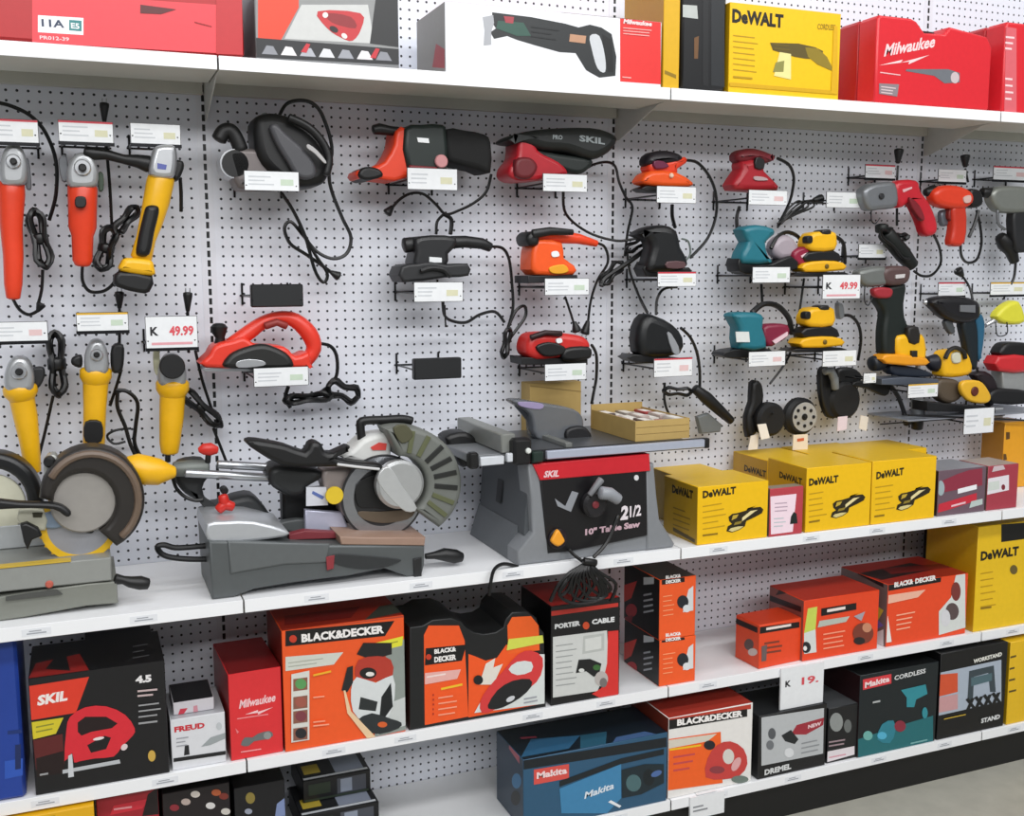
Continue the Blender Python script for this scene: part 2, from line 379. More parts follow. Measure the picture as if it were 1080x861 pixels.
b.poly('6d560f', [(701, 31), (714, 33), (714, 24), (701, 22)]).lines('8d7012', 701, 76, 713, 80, 1, 2, 3).txt('2d260f', 'DeWALT', 706, 72, 707, 40, 0, .03) if 0 else None
b.poly('8d7012', [(701, 74), (713, 79), (713, 83), (701, 78)]); b.done()
b = Box('tool_case', 'black plastic tool case standing on end between two yellow cartons', 'case', 'top', 718, 765, -30, 9, '15161a', side='0d0d10', back=.5, bev=.3)
b.poly('34373b', [(750, 90), (764, 92), (764, 0), (750, 0)]).poly('26272a', [(741, 90), (747, 91), (747, 0), (741, 0)]).poly('6b4a2a', [(732, 62), (736, 62), (737, 38), (732, 40)]); b.poly('b8bcb8', [(720, 18), (736, 20), (735, 6), (720, 5)]); b.done()
b = Box('tool_carton', 'big yellow carton picturing a saw, on the upper shelf next to the red carrying case', 'box', 'top', 768, 884, 2, 9.5, 'F0C00C', side='c4990b', back=.4)
b.txt('2a2412', 'DeWALT', 772, 24, 826, 30, 15, .05).lines('b5900f', 773, 38, 800, 41, 7, 6, 1.2).txt('7a651a', 'CORDLESS', 862, 31, 881, 32, 6, .01)
b.poly('5d4f22', [(812, 45), (842, 46), (860, 50), (868, 54), (866, 62), (850, 62), (838, 60), (815, 53)]).poly('8f7a24', [(849, 50), (862, 51), (872, 60), (880, 76), (862, 68), (852, 60)]).poly('e8df95', [(822, 55), (834, 57), (834, 84), (816, 80)]).poly('8e8a4a', [(818, 66), (827, 64), (826, 76), (815, 76)])
b.lines('6b5a1c', 816, 48, 838, 50, 2, 4, 1.5).lines('b5900f', 773, 82, 795, 84, 1, 3, 2).poly('d3a50c', [(769, 91), (883, 100), (883, 96), (769, 87)]).poly('dcab12', [(876, 98), (883, 100), (883, 28), (879, 27)]); b.done()
# red carrying cases with a notched handle
def red_case(label, xl, xr, yl, art):
    z = DECK['top']+.03; d = FRONT['top']-.4; X0, X1 = xon(xl, d, z), xon(xr, d, z); h = at(xl+3, yl, d).z-z; w = X1-X0
    q = [(0, .3), (.3, 0), (w-.3, 0), (w, .3), (w, h-2.2), (w-.9, h-1), (w*.62, h-.3), (w*.57, h-1.2), (w*.4, h-1.3), (w*.33, h-.1), (w*.28, h+.2), (.4, h+.2), (0, h-.2)]
    t = thing('carrying_case', label, 'case', (X0, -d, z))
    def sh(dd, th, o, col, nm, r=.3):
        m = MB(mat(col, .35)); m.prism([(X0+a, z+c) for a, c in q], dd, th, r); return m.build(nm, t)
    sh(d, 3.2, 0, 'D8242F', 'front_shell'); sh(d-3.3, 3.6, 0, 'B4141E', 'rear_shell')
    m = MB(mat('4a0d12', .4)); m.bx(X0+w*.38, X0+w*.6, -d+2.2, -d+4.2, z+h-1.2, z+h-.5, .1); m.build('handle', t)
    class F(Box):
        def __init__(s): pass
    f = F(); f.o = Vector((X0, -d, z)); f.X = Vector((1, 0, 0)); f.Y = Vector((0, 1, 0)); f.Z = Vector((0, 0, 1)); f.w, f.h, f.dep = w, h, 6; f.m = MB(mat('EDE6E6')); f.face('front'); art(f)
    f.m.build('cover_print', t)
def art1(f):
    f.poly('DE3C48', [(928, 103), (1034, 116), (1034, 24), (975, 28), (960, 20), (928, 16)]) if 0 else None
    f.txt('F3D3D5', 'Milwaukee', 932, 60, 985, 50, 13, .03, .25).poly('F3D3D5', [(927, 69), (952, 63), (950, 66), (980, 58), (958, 68), (959, 65)])
    f.poly('6d7076', [(972, 73), (1000, 73), (1012, 77), (1012, 87), (996, 88), (985, 80), (955, 75), (956, 73)]).ell('c9b9bb', 1007, 82, 4.5, 6).lines('eab5b8', 928, 77, 950, 80, 1, 3).poly('8c7f84', [(927, 88), (948, 89), (946, 102), (927, 99)]).lines('d6c0c2', 929, 92, 945, 94, 3, 3)
red_case('red carrying case with notched handle and white script lettering, on the upper shelf', 922, 1043, 17, art1)
def art2(f): f.poly('D9646C', [(1059, 118), (1072, 120), (1072, 30), (1059, 28)]).lines('f0d0d2', 1060, 40, 1070, 41, 3, 6, 2).lines('f0d0d2', 1060, 84, 1070, 85, 4, 7, 2)
red_case('red carrying case cut off by the right edge of the view, on the upper shelf', 1056, 1165, 24, art2)
# ---- yellow sander cartons on the display shelf
def sander_art(b, x, y, k, dx):
    """sander pictured on a yellow carton, x y its lower left, k its size"""
    def p(pts): return [(x+a*k, y-c*k-a*k*dx) for a, c in pts]
    b.poly('3a2f12', p([(0, 2), (2, 9), (8, 12), (4, 16), (3, 22), (8, 26), (16, 27), (28, 30), (42, 36), (30, 33), (48, 34), (52, 30), (50, 25), (40, 20), (28, 15), (26, 8), (18, 3), (8, 0)]))
    b.poly('d8c98a', p([(3, 3), (8, 1), (18, 4), (24, 8), (16, 8), (6, 6)])).poly('e8d9a0', p([(22, 15), (40, 28), (44, 30), (34, 29), (22, 20)])).poly('c2a53a', p([(7, 17), (14, 20), (17, 25), (9, 24)]))
    b.poly('8f7a2a', p([(10, 10), (20, 12), (22, 16), (12, 14)]))
def dw(label, xl, xr, yt, back, dep, lift=0, art=True, yaw=0, side='b08c12'):
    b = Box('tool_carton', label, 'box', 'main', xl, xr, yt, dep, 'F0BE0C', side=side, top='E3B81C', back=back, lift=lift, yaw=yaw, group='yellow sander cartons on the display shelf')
    return b
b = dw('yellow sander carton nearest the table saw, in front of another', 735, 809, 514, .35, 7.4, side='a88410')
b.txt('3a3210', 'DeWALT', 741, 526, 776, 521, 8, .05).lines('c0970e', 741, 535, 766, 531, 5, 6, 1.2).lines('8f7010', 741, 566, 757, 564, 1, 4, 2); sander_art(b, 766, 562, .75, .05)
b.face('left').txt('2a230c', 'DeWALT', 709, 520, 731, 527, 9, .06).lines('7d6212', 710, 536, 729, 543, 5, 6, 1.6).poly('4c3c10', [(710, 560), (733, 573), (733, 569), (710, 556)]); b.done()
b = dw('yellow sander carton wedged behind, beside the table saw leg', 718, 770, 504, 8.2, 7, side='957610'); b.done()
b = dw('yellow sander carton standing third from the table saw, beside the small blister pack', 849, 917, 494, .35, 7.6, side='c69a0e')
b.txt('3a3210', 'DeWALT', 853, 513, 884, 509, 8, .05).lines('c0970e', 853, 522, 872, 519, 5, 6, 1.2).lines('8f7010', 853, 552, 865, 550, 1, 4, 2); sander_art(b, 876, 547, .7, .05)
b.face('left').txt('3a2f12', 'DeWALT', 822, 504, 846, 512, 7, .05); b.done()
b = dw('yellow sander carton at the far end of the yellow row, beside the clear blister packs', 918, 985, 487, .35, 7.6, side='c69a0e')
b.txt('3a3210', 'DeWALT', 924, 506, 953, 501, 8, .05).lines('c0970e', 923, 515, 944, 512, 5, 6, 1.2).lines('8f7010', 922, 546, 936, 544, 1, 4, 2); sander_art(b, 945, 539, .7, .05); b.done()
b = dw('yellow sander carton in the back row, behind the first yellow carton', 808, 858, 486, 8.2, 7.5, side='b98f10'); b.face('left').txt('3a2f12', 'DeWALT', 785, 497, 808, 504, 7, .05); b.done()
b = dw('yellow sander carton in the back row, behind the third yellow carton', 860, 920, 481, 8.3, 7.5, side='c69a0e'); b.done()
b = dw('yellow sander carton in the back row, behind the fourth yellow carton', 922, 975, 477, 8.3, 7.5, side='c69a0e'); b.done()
b = Box('accessory_pack', 'small red and white hanging pack leaning between the yellow cartons', 'pack', 'main', 811, 846, 516, 1.6, 'B8404a', side='5d5a50', top='8d8578', back=.3)
b.poly('F4DCE6', [(813, 564), (836, 561), (840, 521), (812, 524)]).lines('b9a0b0', 817, 532, 831, 531, 3, 4).lines('c2c8cc', 816, 548, 830, 547, 3, 4).poly('26332f', [(833, 553), (841, 552), (840, 542), (837, 540), (834, 545)]); b.done()
b = Box('accessory_pack', 'clear blister pack with red card lying at the far end of the display shelf', 'pack', 'main', 988, 1038, 497, 6, '6b5560', side='3b2d33', top='8d8f96', back=.6)
b.poly('8e2f42', [(992, 508), (1010, 500), (1022, 496), (1036, 494), (1036, 512), (992, 520)]).poly('c62a3c', [(989, 541), (1000, 538), (1030, 528), (1030, 520), (990, 532)]).poly('EDEEF2', [(1010, 521), (1030, 516), (1030, 511), (1010, 516)]).ell('9fb0b4', 992, 515, 4, 8).lines('e9c0c8', 1003, 535, 1026, 529, 1, 3, 2).poly('b9c6c2', [(1022, 536), (1036, 532), (1036, 526), (1024, 529)]); b.done()
b = Box('accessory_pack', 'red and white blister pack beside the clear one, right edge of the display shelf', 'pack', 'main', 1040, 1072, 492, 5, 'a53a48', side='6e5a52', top='a79a92', back=.6)
b.poly('E4DEE4', [(1041, 522), (1064, 517), (1064, 501), (1042, 505)]).poly('cfd6cf', [(1042, 518), (1054, 516), (1054, 507), (1042, 509)]).ell('7b2433', 1058, 514, 2, 3).poly('c9b8bc', [(1046, 498), (1060, 495), (1058, 490), (1048, 492)]); b.done()
b = Box('tool_carton', 'orange-yellow carton standing on end against the pegboard at the right edge', 'box', 'main', 1056, 1082, 446, 4, 'DE9A18', side='a8700f', back=10)
b.poly('5a3a0c', [(1061, 464), (1065, 463), (1065, 456), (1061, 456)]).poly('5a3a0c', [(1058, 486), (1062, 485), (1061, 479), (1058, 479)]); b.done()
# ---- third shelf
b = Box('tool_case', 'blue plastic tool case at the left end of the third shelf', 'case', 'third', -20, 28, 678, 10, '1E3F96', side='15307a', back=.3, bev=.3)
b.poly('16306f', [(8, 775), (26, 773), (26, 769), (8, 771)]).poly('2b55b4', [(5, 822), (24, 818), (24, 800), (5, 803)]).poly('16285a', [(16, 812), (22, 811), (22, 785), (16, 786)]); b.done()
b = Box('tool_carton', 'black and red carton picturing a red jigsaw, on the third shelf', 'box', 'third', 38, 179, 716, 9, '1d1c20', side='7a231f', top='1b1a1e', back=.3)
b.face('top').poly('a32622', [(30, 716), (38, 700), (84, 690), (94, 712)]).poly('2a2a2e', [(48, 706), (58, 694), (70, 692), (74, 708)]).lines('77777c', 140, 683, 158, 680, 3, 6, 1).face('front')
b.poly('E03A24', [(30, 724), (94, 714), (80, 752), (32, 760)]).txt('F6ECE8', 'SKIL', 39, 745, 71, 739, 11, .05, .15)
b.poly('D3C22a', [(33, 762), (67, 757), (59, 774), (35, 780)]).lines('8b8a2a', 38, 768, 58, 764, 2, 5, 1.5).poly('5b1c1c', [(35, 781), (66, 774), (68, 806), (38, 812)]).poly('2a1315', [(38, 800), (67, 792), (68, 815), (39, 820)])
b.poly('D62734', [(68, 803), (70, 770), (74, 756), (90, 746), (112, 745), (132, 754), (142, 768), (140, 776), (128, 788), (120, 798), (100, 800), (84, 803), (78, 804), (76, 794)], 2)
b.poly('2a1417', [(82, 762), (90, 756), (112, 756), (124, 763), (118, 768), (96, 772), (86, 776), (82, 772)]).poly('1d1a1c', [(92, 786), (110, 776), (117, 778), (112, 790), (96, 794)]).ell('e8dcdc', 104, 779, 6, 1.6, -.2).ell('dccccc', 131, 788, 4, 3, -.8)
b.poly('B9BCC0', [(66, 812), (126, 801), (127, 805), (66, 816)]).poly('C9CCD0', [(72, 820), (78, 819), (76, 795), (72, 797)])
b.txt('EDEAEA', '4.5', 143, 721, 160, 719, 8, .06).lines('c8b2b2', 145, 730, 166, 728, 2, 5, 2).lines('9a9a9c', 146, 745, 170, 742, 3, 6, 1.6).lines('9a9a9c', 146, 764, 170, 761, 1, 6, 2).ell('c9a44a', 160, 797, 4, 6).lines('9a9a9c', 42, 818, 54, 816, 1, 3, 2); b.done()
b = Box('tool_carton', 'plain black carton standing behind the jigsaw carton', 'box', 'third', 96, 166, 682, 5, '17161a', side='3a1a18', top='121114', back=9.6)
b.lines('77777c', 140, 690, 160, 688, 3, 7, 1); b.done()
b = Box('tool_carton', 'white carton with red lettering, lower of two beside the red jigsaw carton', 'box', 'third', 182, 239, 760, 7, 'D9DADE', side='a7a8ac', top='B4B5BA', back=.5)
b.txt('c92b36', 'FREUD', 184, 773, 216, 768, 6, .05).poly('9aa0a2', [(212, 788), (222, 778), (238, 773), (238, 779), (222, 786)]).poly('2d2e33', [(194, 797), (200, 796), (199, 786), (195, 786)]).poly('26272b', [(183, 804), (238, 796), (238, 792), (183, 800)]).lines('9c9ea4', 186, 780, 200, 778, 3, 4).ell('bfc3c6', 231, 766, 3, 4); b.done()
b = Box('tool_carton', 'white and black carton lying on top of the red-lettered one', 'box', 'third', 183, 226, 742, 5, 'CFCBD0', side='99979c', top='27262a', back=1.4, lift=b.h+.05)
b.poly('c8384a', [(188, 756), (194, 755), (198, 747), (190, 748)]).poly('cc8d98', [(204, 754), (209, 753), (208, 744), (204, 745)]).lines('8d8c92', 212, 752, 224, 750, 2, 4); b.done()
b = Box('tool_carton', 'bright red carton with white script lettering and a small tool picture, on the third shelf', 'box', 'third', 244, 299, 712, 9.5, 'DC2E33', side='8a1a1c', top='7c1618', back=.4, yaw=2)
b.txt('F4C9CC', 'Milwaukee', 252, 748, 290, 740, 9, .03, .2).poly('F4C9CC', [(258, 754), (272, 749), (272, 751), (288, 746), (272, 754), (272, 752)])
b.poly('f0a9ae', [(244, 724), (249, 712), (253, 722), (260, 724), (252, 728)]).poly('C2262c', [(238, 705), (297, 702), (297, 712), (260, 722)]) if 0 else None
b.lines('f08c90', 250, 759, 290, 753, 1, 3).poly('6a6c6c', [(254, 786), (258, 778), (266, 778), (272, 774), (284, 771), (288, 776), (280, 780), (268, 782), (262, 787)], 2).ell('8f928f', 282, 776, 4, 4).lines('f2a2a5', 254, 794, 286, 789, 1, 3).poly('e8787c', [(248, 768), (252, 772), (250, 774)]); b.done()
def bd(b, x0, y0, x1, y1, h):
    dx = x1-x0
    b.poly('1a181a', [(x0-.12*dx, y0+.3*h), (x1+.05*dx, y1+.3*h), (x1+.05*dx, y1-1.3*h), (x0-.12*dx, y0-1.3*h)]).txt('F5F1EE', 'BLACK&DECKER', x0, y0, x1, y1, h, .05)
    b.poly('D8421c', [(x0-.09*dx, y0-.3*h), (x0-.055*dx, y0), (x0-.02*dx, y0-.4*h), (x0-.055*dx, y0-.9*h)]); return b
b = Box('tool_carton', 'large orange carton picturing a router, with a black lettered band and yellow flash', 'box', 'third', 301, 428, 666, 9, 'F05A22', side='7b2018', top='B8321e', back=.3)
b.face('top').poly('50584e', [(385, 655), (400, 640), (424, 636), (426, 646)]).poly('8d1f1a', [(300, 660), (300, 650), (380, 640), (370, 652)]).face('front')
b.poly('B9412a', [(301, 666), (428, 651), (428, 645), (301, 658)])
b.poly('1a181a', [(301, 682), (406, 671), (416, 655), (301, 664)]).txt('F5F1EE', 'BLACK&DECKER', 318, 678, 405, 668, 9, .05).ell('C93a22', 309, 674, 4, 4)
b.poly('D5D7CC', [(301, 708), (352, 701), (362, 688), (301, 693)]).lines('a9ab9e', 304, 700, 350, 694, 2, 4, 1).poly('8e9690', [(395, 785), (428, 770), (428, 674), (410, 680), (402, 710), (398, 740)]).poly('c9cdcb', [(398, 775), (428, 765), (428, 735), (402, 745)])
b.poly('E5E23a', [(383, 691), (388, 680), (425, 671), (424, 681)]).lines('9a9a2a', 392, 684, 420, 677, 1, 3)
b.poly('2a2a2c', [(376, 690), (383, 678), (413, 678), (413, 690), (392, 696)])
b.poly('B5392a', [(374, 712), (378, 696), (398, 692), (412, 696), (414, 712), (398, 718), (382, 717)], 2).ell('2a2626', 388, 710, 9, 6).ell('e6e2dd', 390, 711, 4.5, 2.4)
b.poly('D7DBDB', [(370, 728), (376, 714), (396, 720), (414, 712), (416, 735), (410, 755), (398, 768), (384, 762), (372, 750)], 2).poly('2e3133', [(360, 728), (366, 704), (372, 702), (372, 720), (366, 730)]).poly('3a4042', [(380, 735), (398, 740), (396, 750), (378, 748)]).poly('20262a', [(402, 735), (412, 720), (414, 745), (406, 756), (400, 756)])
b.poly('3b4144', [(376, 760), (392, 752), (412, 758), (423, 762), (420, 768), (400, 774), (384, 770)], 2).ell('d8602a', 403, 764, 5, 3)
b.poly('EAC9a0', [(387, 782), (396, 778), (370, 750), (364, 728), (362, 728), (366, 752)])
b.poly('D9D9D2', [(307, 783), (326, 780), (326, 707), (307, 711)])
for y, c in ((722, '5a9a5a'), (741, 'a0584a'), (756, '7d3b44'), (774, '34363c')): b.poly('8a5a4a', [(309, y+7), (324, y+5), (324, y-8), (309, y-6)]).ell(c, 317, y-1, 6, 5.5)
b.lines('f6a080', 330, 736, 348, 734, 1, 4, 1.5).lines('f6a080', 330, 762, 348, 760, 2, 4, 1.5).lines('F0B02a', 330, 713, 352, 708, 1, 3, 2.2); b.done()
# planer carton with two rounded lugs on top
lab = 'orange and black carton with two rounded top lugs, picturing a red planer'
z = DECK['third']+.03; d = FRONT['third']-.3; X0, X1 = xon(432, d, z), xon(576, d, z); w = X1-X0
def zz(px, py): p = at(px, py, d); return (p.x, p.z)
out = [zz(432, 764), zz(576, 737), zz(574, 668), zz(569, 662), zz(566, 652), zz(556, 645), zz(540, 646), zz(533, 654), zz(531, 662), zz(523, 667), zz(510, 669), zz(500, 667), zz(492, 662), zz(487, 656), zz(476, 652), zz(456, 654), zz(446, 660), zz(432, 662)]
out = [(X0, z), (X1, z)]+[(max(X0, min(X1, a)), max(z, c)) for a, c in out[2:]]
b = Box('tool_carton', lab, 'box', 'third', 432, 576, 660, 7.5, '1a1b1d', back=.3); b.m = MB(mat('202224', .45)); b.m.prism(out, d, 7.5, .15); b.face('front')
b.poly('F2581E', [(448, 765), (494, 756), (490, 676), (484, 660), (452, 660), (447, 670)]).poly('F2581E', [(494, 757), (574, 742), (574, 700), (534, 680), (524, 694), (512, 697), (500, 692), (494, 690)])
b.poly('F2621E', [(536, 690), (569, 686), (568, 660), (560, 650), (540, 651), (535, 660)])
b.poly('1a181a', [(448, 702), (487, 697), (492, 680), (449, 684)]).txt('F5F1EE', 'BLACK&', 458, 690, 481, 687, 5, .05).txt('F5F1EE', 'DECKER', 458, 699, 481, 696, 6, .05).ell('C93a22', 452, 693, 3, 3)
b.poly('E8B0a8', [(448, 722), (482, 716), (486, 706), (448, 710)]).lines('f4e0da', 450, 715, 480, 710, 1, 3, 1.5).lines('F0c02a', 465, 728, 488, 723, 1, 3, 2.4).lines('b03020', 456, 734, 458, 734, 5, 5, 2).lines('f6a080', 462, 737, 482, 734, 4, 6, 1.5)
b.poly('D9DEDC', [(500, 752), (574, 742), (574, 690), (548, 690), (536, 706), (512, 730)]).poly('D6DB55', [(534, 686), (573, 678), (572, 670), (536, 674)]).poly('e4ddd2', [(505, 722), (512, 700), (522, 694), (520, 704), (530, 700), (520, 722)])
b.poly('D63a3a', [(508, 752), (506, 740), (514, 726), (530, 708), (546, 690), (560, 686), (572, 694), (570, 712), (560, 724), (552, 720), (536, 730), (522, 748)], 2).poly('D9DEDC', [(536, 706), (545, 698), (560, 698), (560, 708), (545, 712)], 2).poly('26282b', [(514, 744), (524, 728), (540, 718), (558, 716), (560, 724), (548, 736), (530, 746), (518, 748)], 2).ell('cfd2d6', 538, 737, 5, 2.5, -.5).ell('23262a', 504, 717, 5, 5); b.lines('9a9ca4', 552, 738, 568, 735, 2, 4, 1.5); b.done()
b = Box('tool_carton', 'black-framed carton with a white panel and red lid picturing a sander, on the third shelf', 'box', 'third', 581, 653, 640, 8.5, '1c1c1f', side='101012', top='B02420', back=.3)
b.poly('C8352a', [(581, 650), (652, 640), (652, 636), (581, 645)]).txt('E8EAEA', 'PORTER', 585, 664, 612, 660, 5.5, .06).txt('E8EAEA', 'CABLE', 624, 659, 648, 656, 5.5, .06).ell('d8502a', 618, 660, 3.5, 4)
b.poly('CFD1CE', [(583, 736), (630, 729), (642, 700), (640, 665), (583, 672)]).poly('D8302c', [(632, 742), (652, 738), (652, 665), (641, 666), (640, 700), (634, 726), (624, 732)]).poly('b9bcb8', [(614, 690), (637, 686), (637, 668), (615, 671)]).poly('D4d6d2', [(617, 687), (634, 684), (634, 671), (617, 674)]).lines('9c9f9e', 586, 682, 608, 679, 8, 6, 1)
b.poly('242628', [(607, 710), (610, 696), (622, 695), (634, 700), (632, 710), (626, 714), (618, 708)]).ell('b9b2ae', 634, 716, 7, 8).ell('77706e', 636, 720, 4, 5).ell('3a6a34', 629, 704, 4, 3).ell('dadcd8', 613, 707, 3, 2); b.done()
def small_bd(label, yb, yt, lift):
    b = Box('tool_carton', label, 'box', 'third', 695, 733, yt, 8.5, 'F25C24', side='1a1b1d', top='3c3a3a', back=.4, lift=lift, group='orange and black sander cartons in a stack of two')
    q = yb-735
    b.poly('1a181a', [(698, 695+q-11), (722, 692+q-11), (722, 679+q-10), (698, 683+q-10)]).txt('F5F1EE', 'BLACK&', 702, 688+q-10, 718, 686+q-10, 3.6, .05).txt('F5F1EE', 'DECKER', 702, 693+q-10, 718, 691+q-10, 3.6, .05)
    b.poly('DADCDC', [(720, 718+q-5), (731, 716+q-5), (731, 690+q-5), (726, 694+q-5)]).ell('30343c', 720, 705+q-3, 6, 7).ell('dfe2e4', 724, 712+q-3, 4, 4).lines('F8a070', 699, 703+q-6, 712, 701+q-6, 5, 5, 1)
    b.face('left').poly('D8423a', [(656, 697+q-14), (672, 694+q-14), (666, 712+q-14), (656, 715+q-14)]).ell('b8343c', 666, 722+q-11, 6, 7).poly('8c2a34', [(659, 730+q-12), (668, 728+q-12), (666, 736+q-12), (660, 736+q-12)]).poly('C9CCD0', [(679, 690+q-14), (690, 688+q-14), (690, 697+q-14), (679, 698+q-14)]).lines('a9abb2', 679, 708+q-12, 690, 706+q-12, 4, 6, 2); b.done(); return b
b = small_bd('orange sander carton with a black side, lower of the stack of two', 729, 676, 0)
small_bd('orange sander carton with a black side, on top of its twin', 668, 612, b.h+.03)
# orange sander cartons at the far end of the third shelf
b = Box('tool_carton', 'smallest orange carton of the three-step row, with two grey-shaded sides', 'box', 'third', 800, 845, 660, 4.5, 'E8481f', side='D84a22', top='D8401c', back=.5, yaw=4)
b.poly('20191a', [(800, 668), (842, 662), (842, 654), (800, 660)]).lines('F0e0da', 808, 664, 838, 659, 1, 3, 2.6).poly('8e9890', [(802, 690), (842, 682), (842, 676), (838, 668), (802, 674)]) if 0 else None
b.poly('20191a', [(800, 669), (843, 662), (843, 656), (800, 662)]).lines('F0e0da', 808, 665, 838, 660, 1, 3, 2.6).lines('7d3a28', 806, 680, 826, 677, 3, 5, 2).poly('6a5b5a', [(803, 698), (808, 697), (809, 680), (803, 682)])
b.face('left').poly('2a1c1c', [(776, 658), (799, 668), (799, 662), (776, 652)]).ell('574a48', 790, 680, 5, 6).ell('c9bfba', 794, 688, 5, 4); b.done()
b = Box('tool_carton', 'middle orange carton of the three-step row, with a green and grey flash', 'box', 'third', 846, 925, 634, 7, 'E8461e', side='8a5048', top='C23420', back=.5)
b.face('left').poly('2a1c20', [(812, 634), (845, 646), (845, 640), (812, 628)]).poly('3b2a2a', [(818, 628), (822, 620), (830, 624)]).face('front')
b.poly('C9D65a', [(848, 668), (860, 664), (862, 640), (852, 642)]).poly('D8DCD8', [(848, 690), (861, 688), (860, 664), (848, 668)]).ell('33343a', 850, 683, 5, 6).ell('e9e6e4', 849, 684, 2, 2.5).poly('20191a', [(866, 650), (903, 643), (903, 636), (866, 642)]).lines('F0e0da', 872, 646, 901, 641, 1, 3, 3)
b.poly('B9Beb2', [(862, 662), (892, 656), (896, 650), (864, 655)]).lines('f8a080', 868, 670, 892, 666, 4, 5, 1.4).ell('7d3a2a', 910, 668, 11, 11).ell('3a3030', 906, 676, 6, 4).ell('c98a6a', 914, 662, 5, 5).poly('a9a0a8', [(900, 650), (912, 645), (908, 655)]); b.done()
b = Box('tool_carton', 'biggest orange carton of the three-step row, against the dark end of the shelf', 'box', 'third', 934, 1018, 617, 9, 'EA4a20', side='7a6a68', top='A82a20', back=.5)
b.face('top').poly('3a2426', [(900, 606), (930, 612), (990, 600), (960, 594)]).poly('7a1c1c', [(940, 606), (1010, 598), (1000, 594), (930, 600)]).face('front')
b.poly('20191a', [(934, 624), (992, 614), (993, 603), (934, 612)]).txt('F5F1EE', 'BLACK&', 943, 620, 963, 616, 5.5, .05).txt('F5F1EE', 'DECKER', 965, 616, 987, 612, 5.5, .05).poly('D8dcd8', [(990, 670), (1018, 662), (1018, 602), (1008, 604), (1003, 630), (990, 645)]).ell('7a3430', 1008, 624, 5, 10).ell('5a4a4a', 1004, 645, 7, 9).ell('D8d8dc', 997, 652, 5, 9).poly('f0b8a0', [(936, 637), (968, 630), (976, 622), (936, 628)])
b.lines('f8b090', 945, 650, 966, 646, 4, 5, 1.4).poly('e8e8e4', [(934, 678), (940, 677), (936, 650), (934, 650)]).face('left').poly('D6c84a', [(915, 650), (926, 640), (932, 644), (926, 655)]).poly('7a6ac0', [(916, 656), (924, 652), (932, 660), (924, 664)]).poly('3a3036', [(905, 606), (932, 620), (932, 610), (905, 598)]).poly('e4e4e6', [(924, 680), (932, 682), (932, 664), (922, 668)]); b.done()
b = Box('tool_carton', 'tall yellow carton at the right end of the third shelf under the display shelf', 'box', 'third', 1026, 1100, 556, 9, 'EDC21a', side='c99c14', back=.4)
b.poly('15130f', [(1056, 572), (1100, 566), (1100, 550), (1056, 553)]).txt('2a2412', 'DeWALT', 1034, 592, 1074, 586, 10, .05).lines('c0970e', 1034, 606, 1052, 603, 6, 7, 1.2).ell('6a5a2a', 1069, 601, 4, 5).lines('8f7010', 1034, 643, 1048, 641, 1, 4, 2); b.done()
b = Box('tool_case', 'black tool case in shadow behind the tall yellow carton', 'case', 'third', 986, 1055, 557, 3, '0d0d0f', side='09090a', back=10.5, bev=.3); b.poly('1d1d20', [(1002, 596), (1040, 590), (1040, 570), (1002, 575)]); b.done()
# ---- base shelf
b = Box('tool_carton', 'yellow carton at the far left of the lowest deck, half hidden by the shelf above', 'box', 'base', -8, 106, 848, 11, 'E3AC14', side='b88c10', back=.4)
b.lines('b5900f', 10, 868, 70, 860, 3, 6, 1.5); b.done()
b = Box('tool_carton', 'red and black carton on the lowest deck beside the yellow one', 'box', 'base', 108, 172, 842, 9, 'A31f2c', side='4a1418', top='251a1c', back=3)
b.poly('D12c3c', [(116, 860), (150, 853), (160, 842), (120, 850)]).lines('f0a0a8', 120, 855, 148, 851, 1, 3, 2).poly('28181b', [(150, 861), (172, 858), (172, 830), (156, 838)]); b.done()
b = Box('tool_carton', 'dark carton with speckled tool pictures on the lowest deck, under the router carton', 'box', 'base', 176, 246, 838, 9, '2b2226', side='1d1a1c', top='1f1d20', back=3)
for x, y, c in ((196, 846, 'b9a8a0'), (206, 838, 'd8d0c8'), (222, 850, 'd9d6d4'), (236, 840, '7a3026'), (238, 856, 'cfcac2'), (184, 852, '8a2a34'), (228, 836, 'b05a34')): b.ell(c, x, y, 5, 3.5)
b.done()
b = Box('tool_carton', 'black carton with blue corner on the lowest deck, beside the stacked flat boxes', 'box', 'base', 250, 303, 832, 8, '1a1a20', side='121216', top='1a1a1f', back=3.4)
b.ell('8a7a3a', 264, 842, 5, 6).poly('7f8fb8', [(290, 862), (303, 860), (300, 842), (292, 848)]).ell('9aa0b0', 262, 856, 4, 3); b.done()
for k, (yl, lab) in enumerate((('a', 'flat black box with white and grey panels, bottom of the three stacked flat boxes'), ('b', 'flat black box with an orange edge stripe, middle of the three stacked flat boxes'), ('c', 'flat black box, topmost of the three stacked flat boxes on the lowest deck'))):
    b = Box('accessory_box', lab, 'box', 'base', 316+k*2, 409-k*9, 0, 7, '1a1b1f', side='34363c', top='26282e', back=1.2+k*2.6, lift=k*2.5, zt=2.45, group='flat black boxes stacked on the lowest deck')
    b.rect('4a4d55', .5, .15, .93, .85).rect('8f97a6', .55, .2, .72, .8).rect(('C9CCD2', 'D8B08a', '3a4a3a')[k], .03, .03, .97, .13).rect('3a4a38', .08, .3, .4, .8)
    b.face('top').rect('8890a2', .5, .1, .92, .8).rect('B9A23a', .06, .2, .3, .5).rect('D0D4DA', .02, .03, .97, .09); b.done()
b = Box('tool_carton', 'wide dark blue carton picturing a rotary tool on the lowest deck, its corner turned out', 'box', 'base', 552, 703, 802, 8, '2C5674', side='23384c', top='1f2d3a', back=.2, yaw=0)
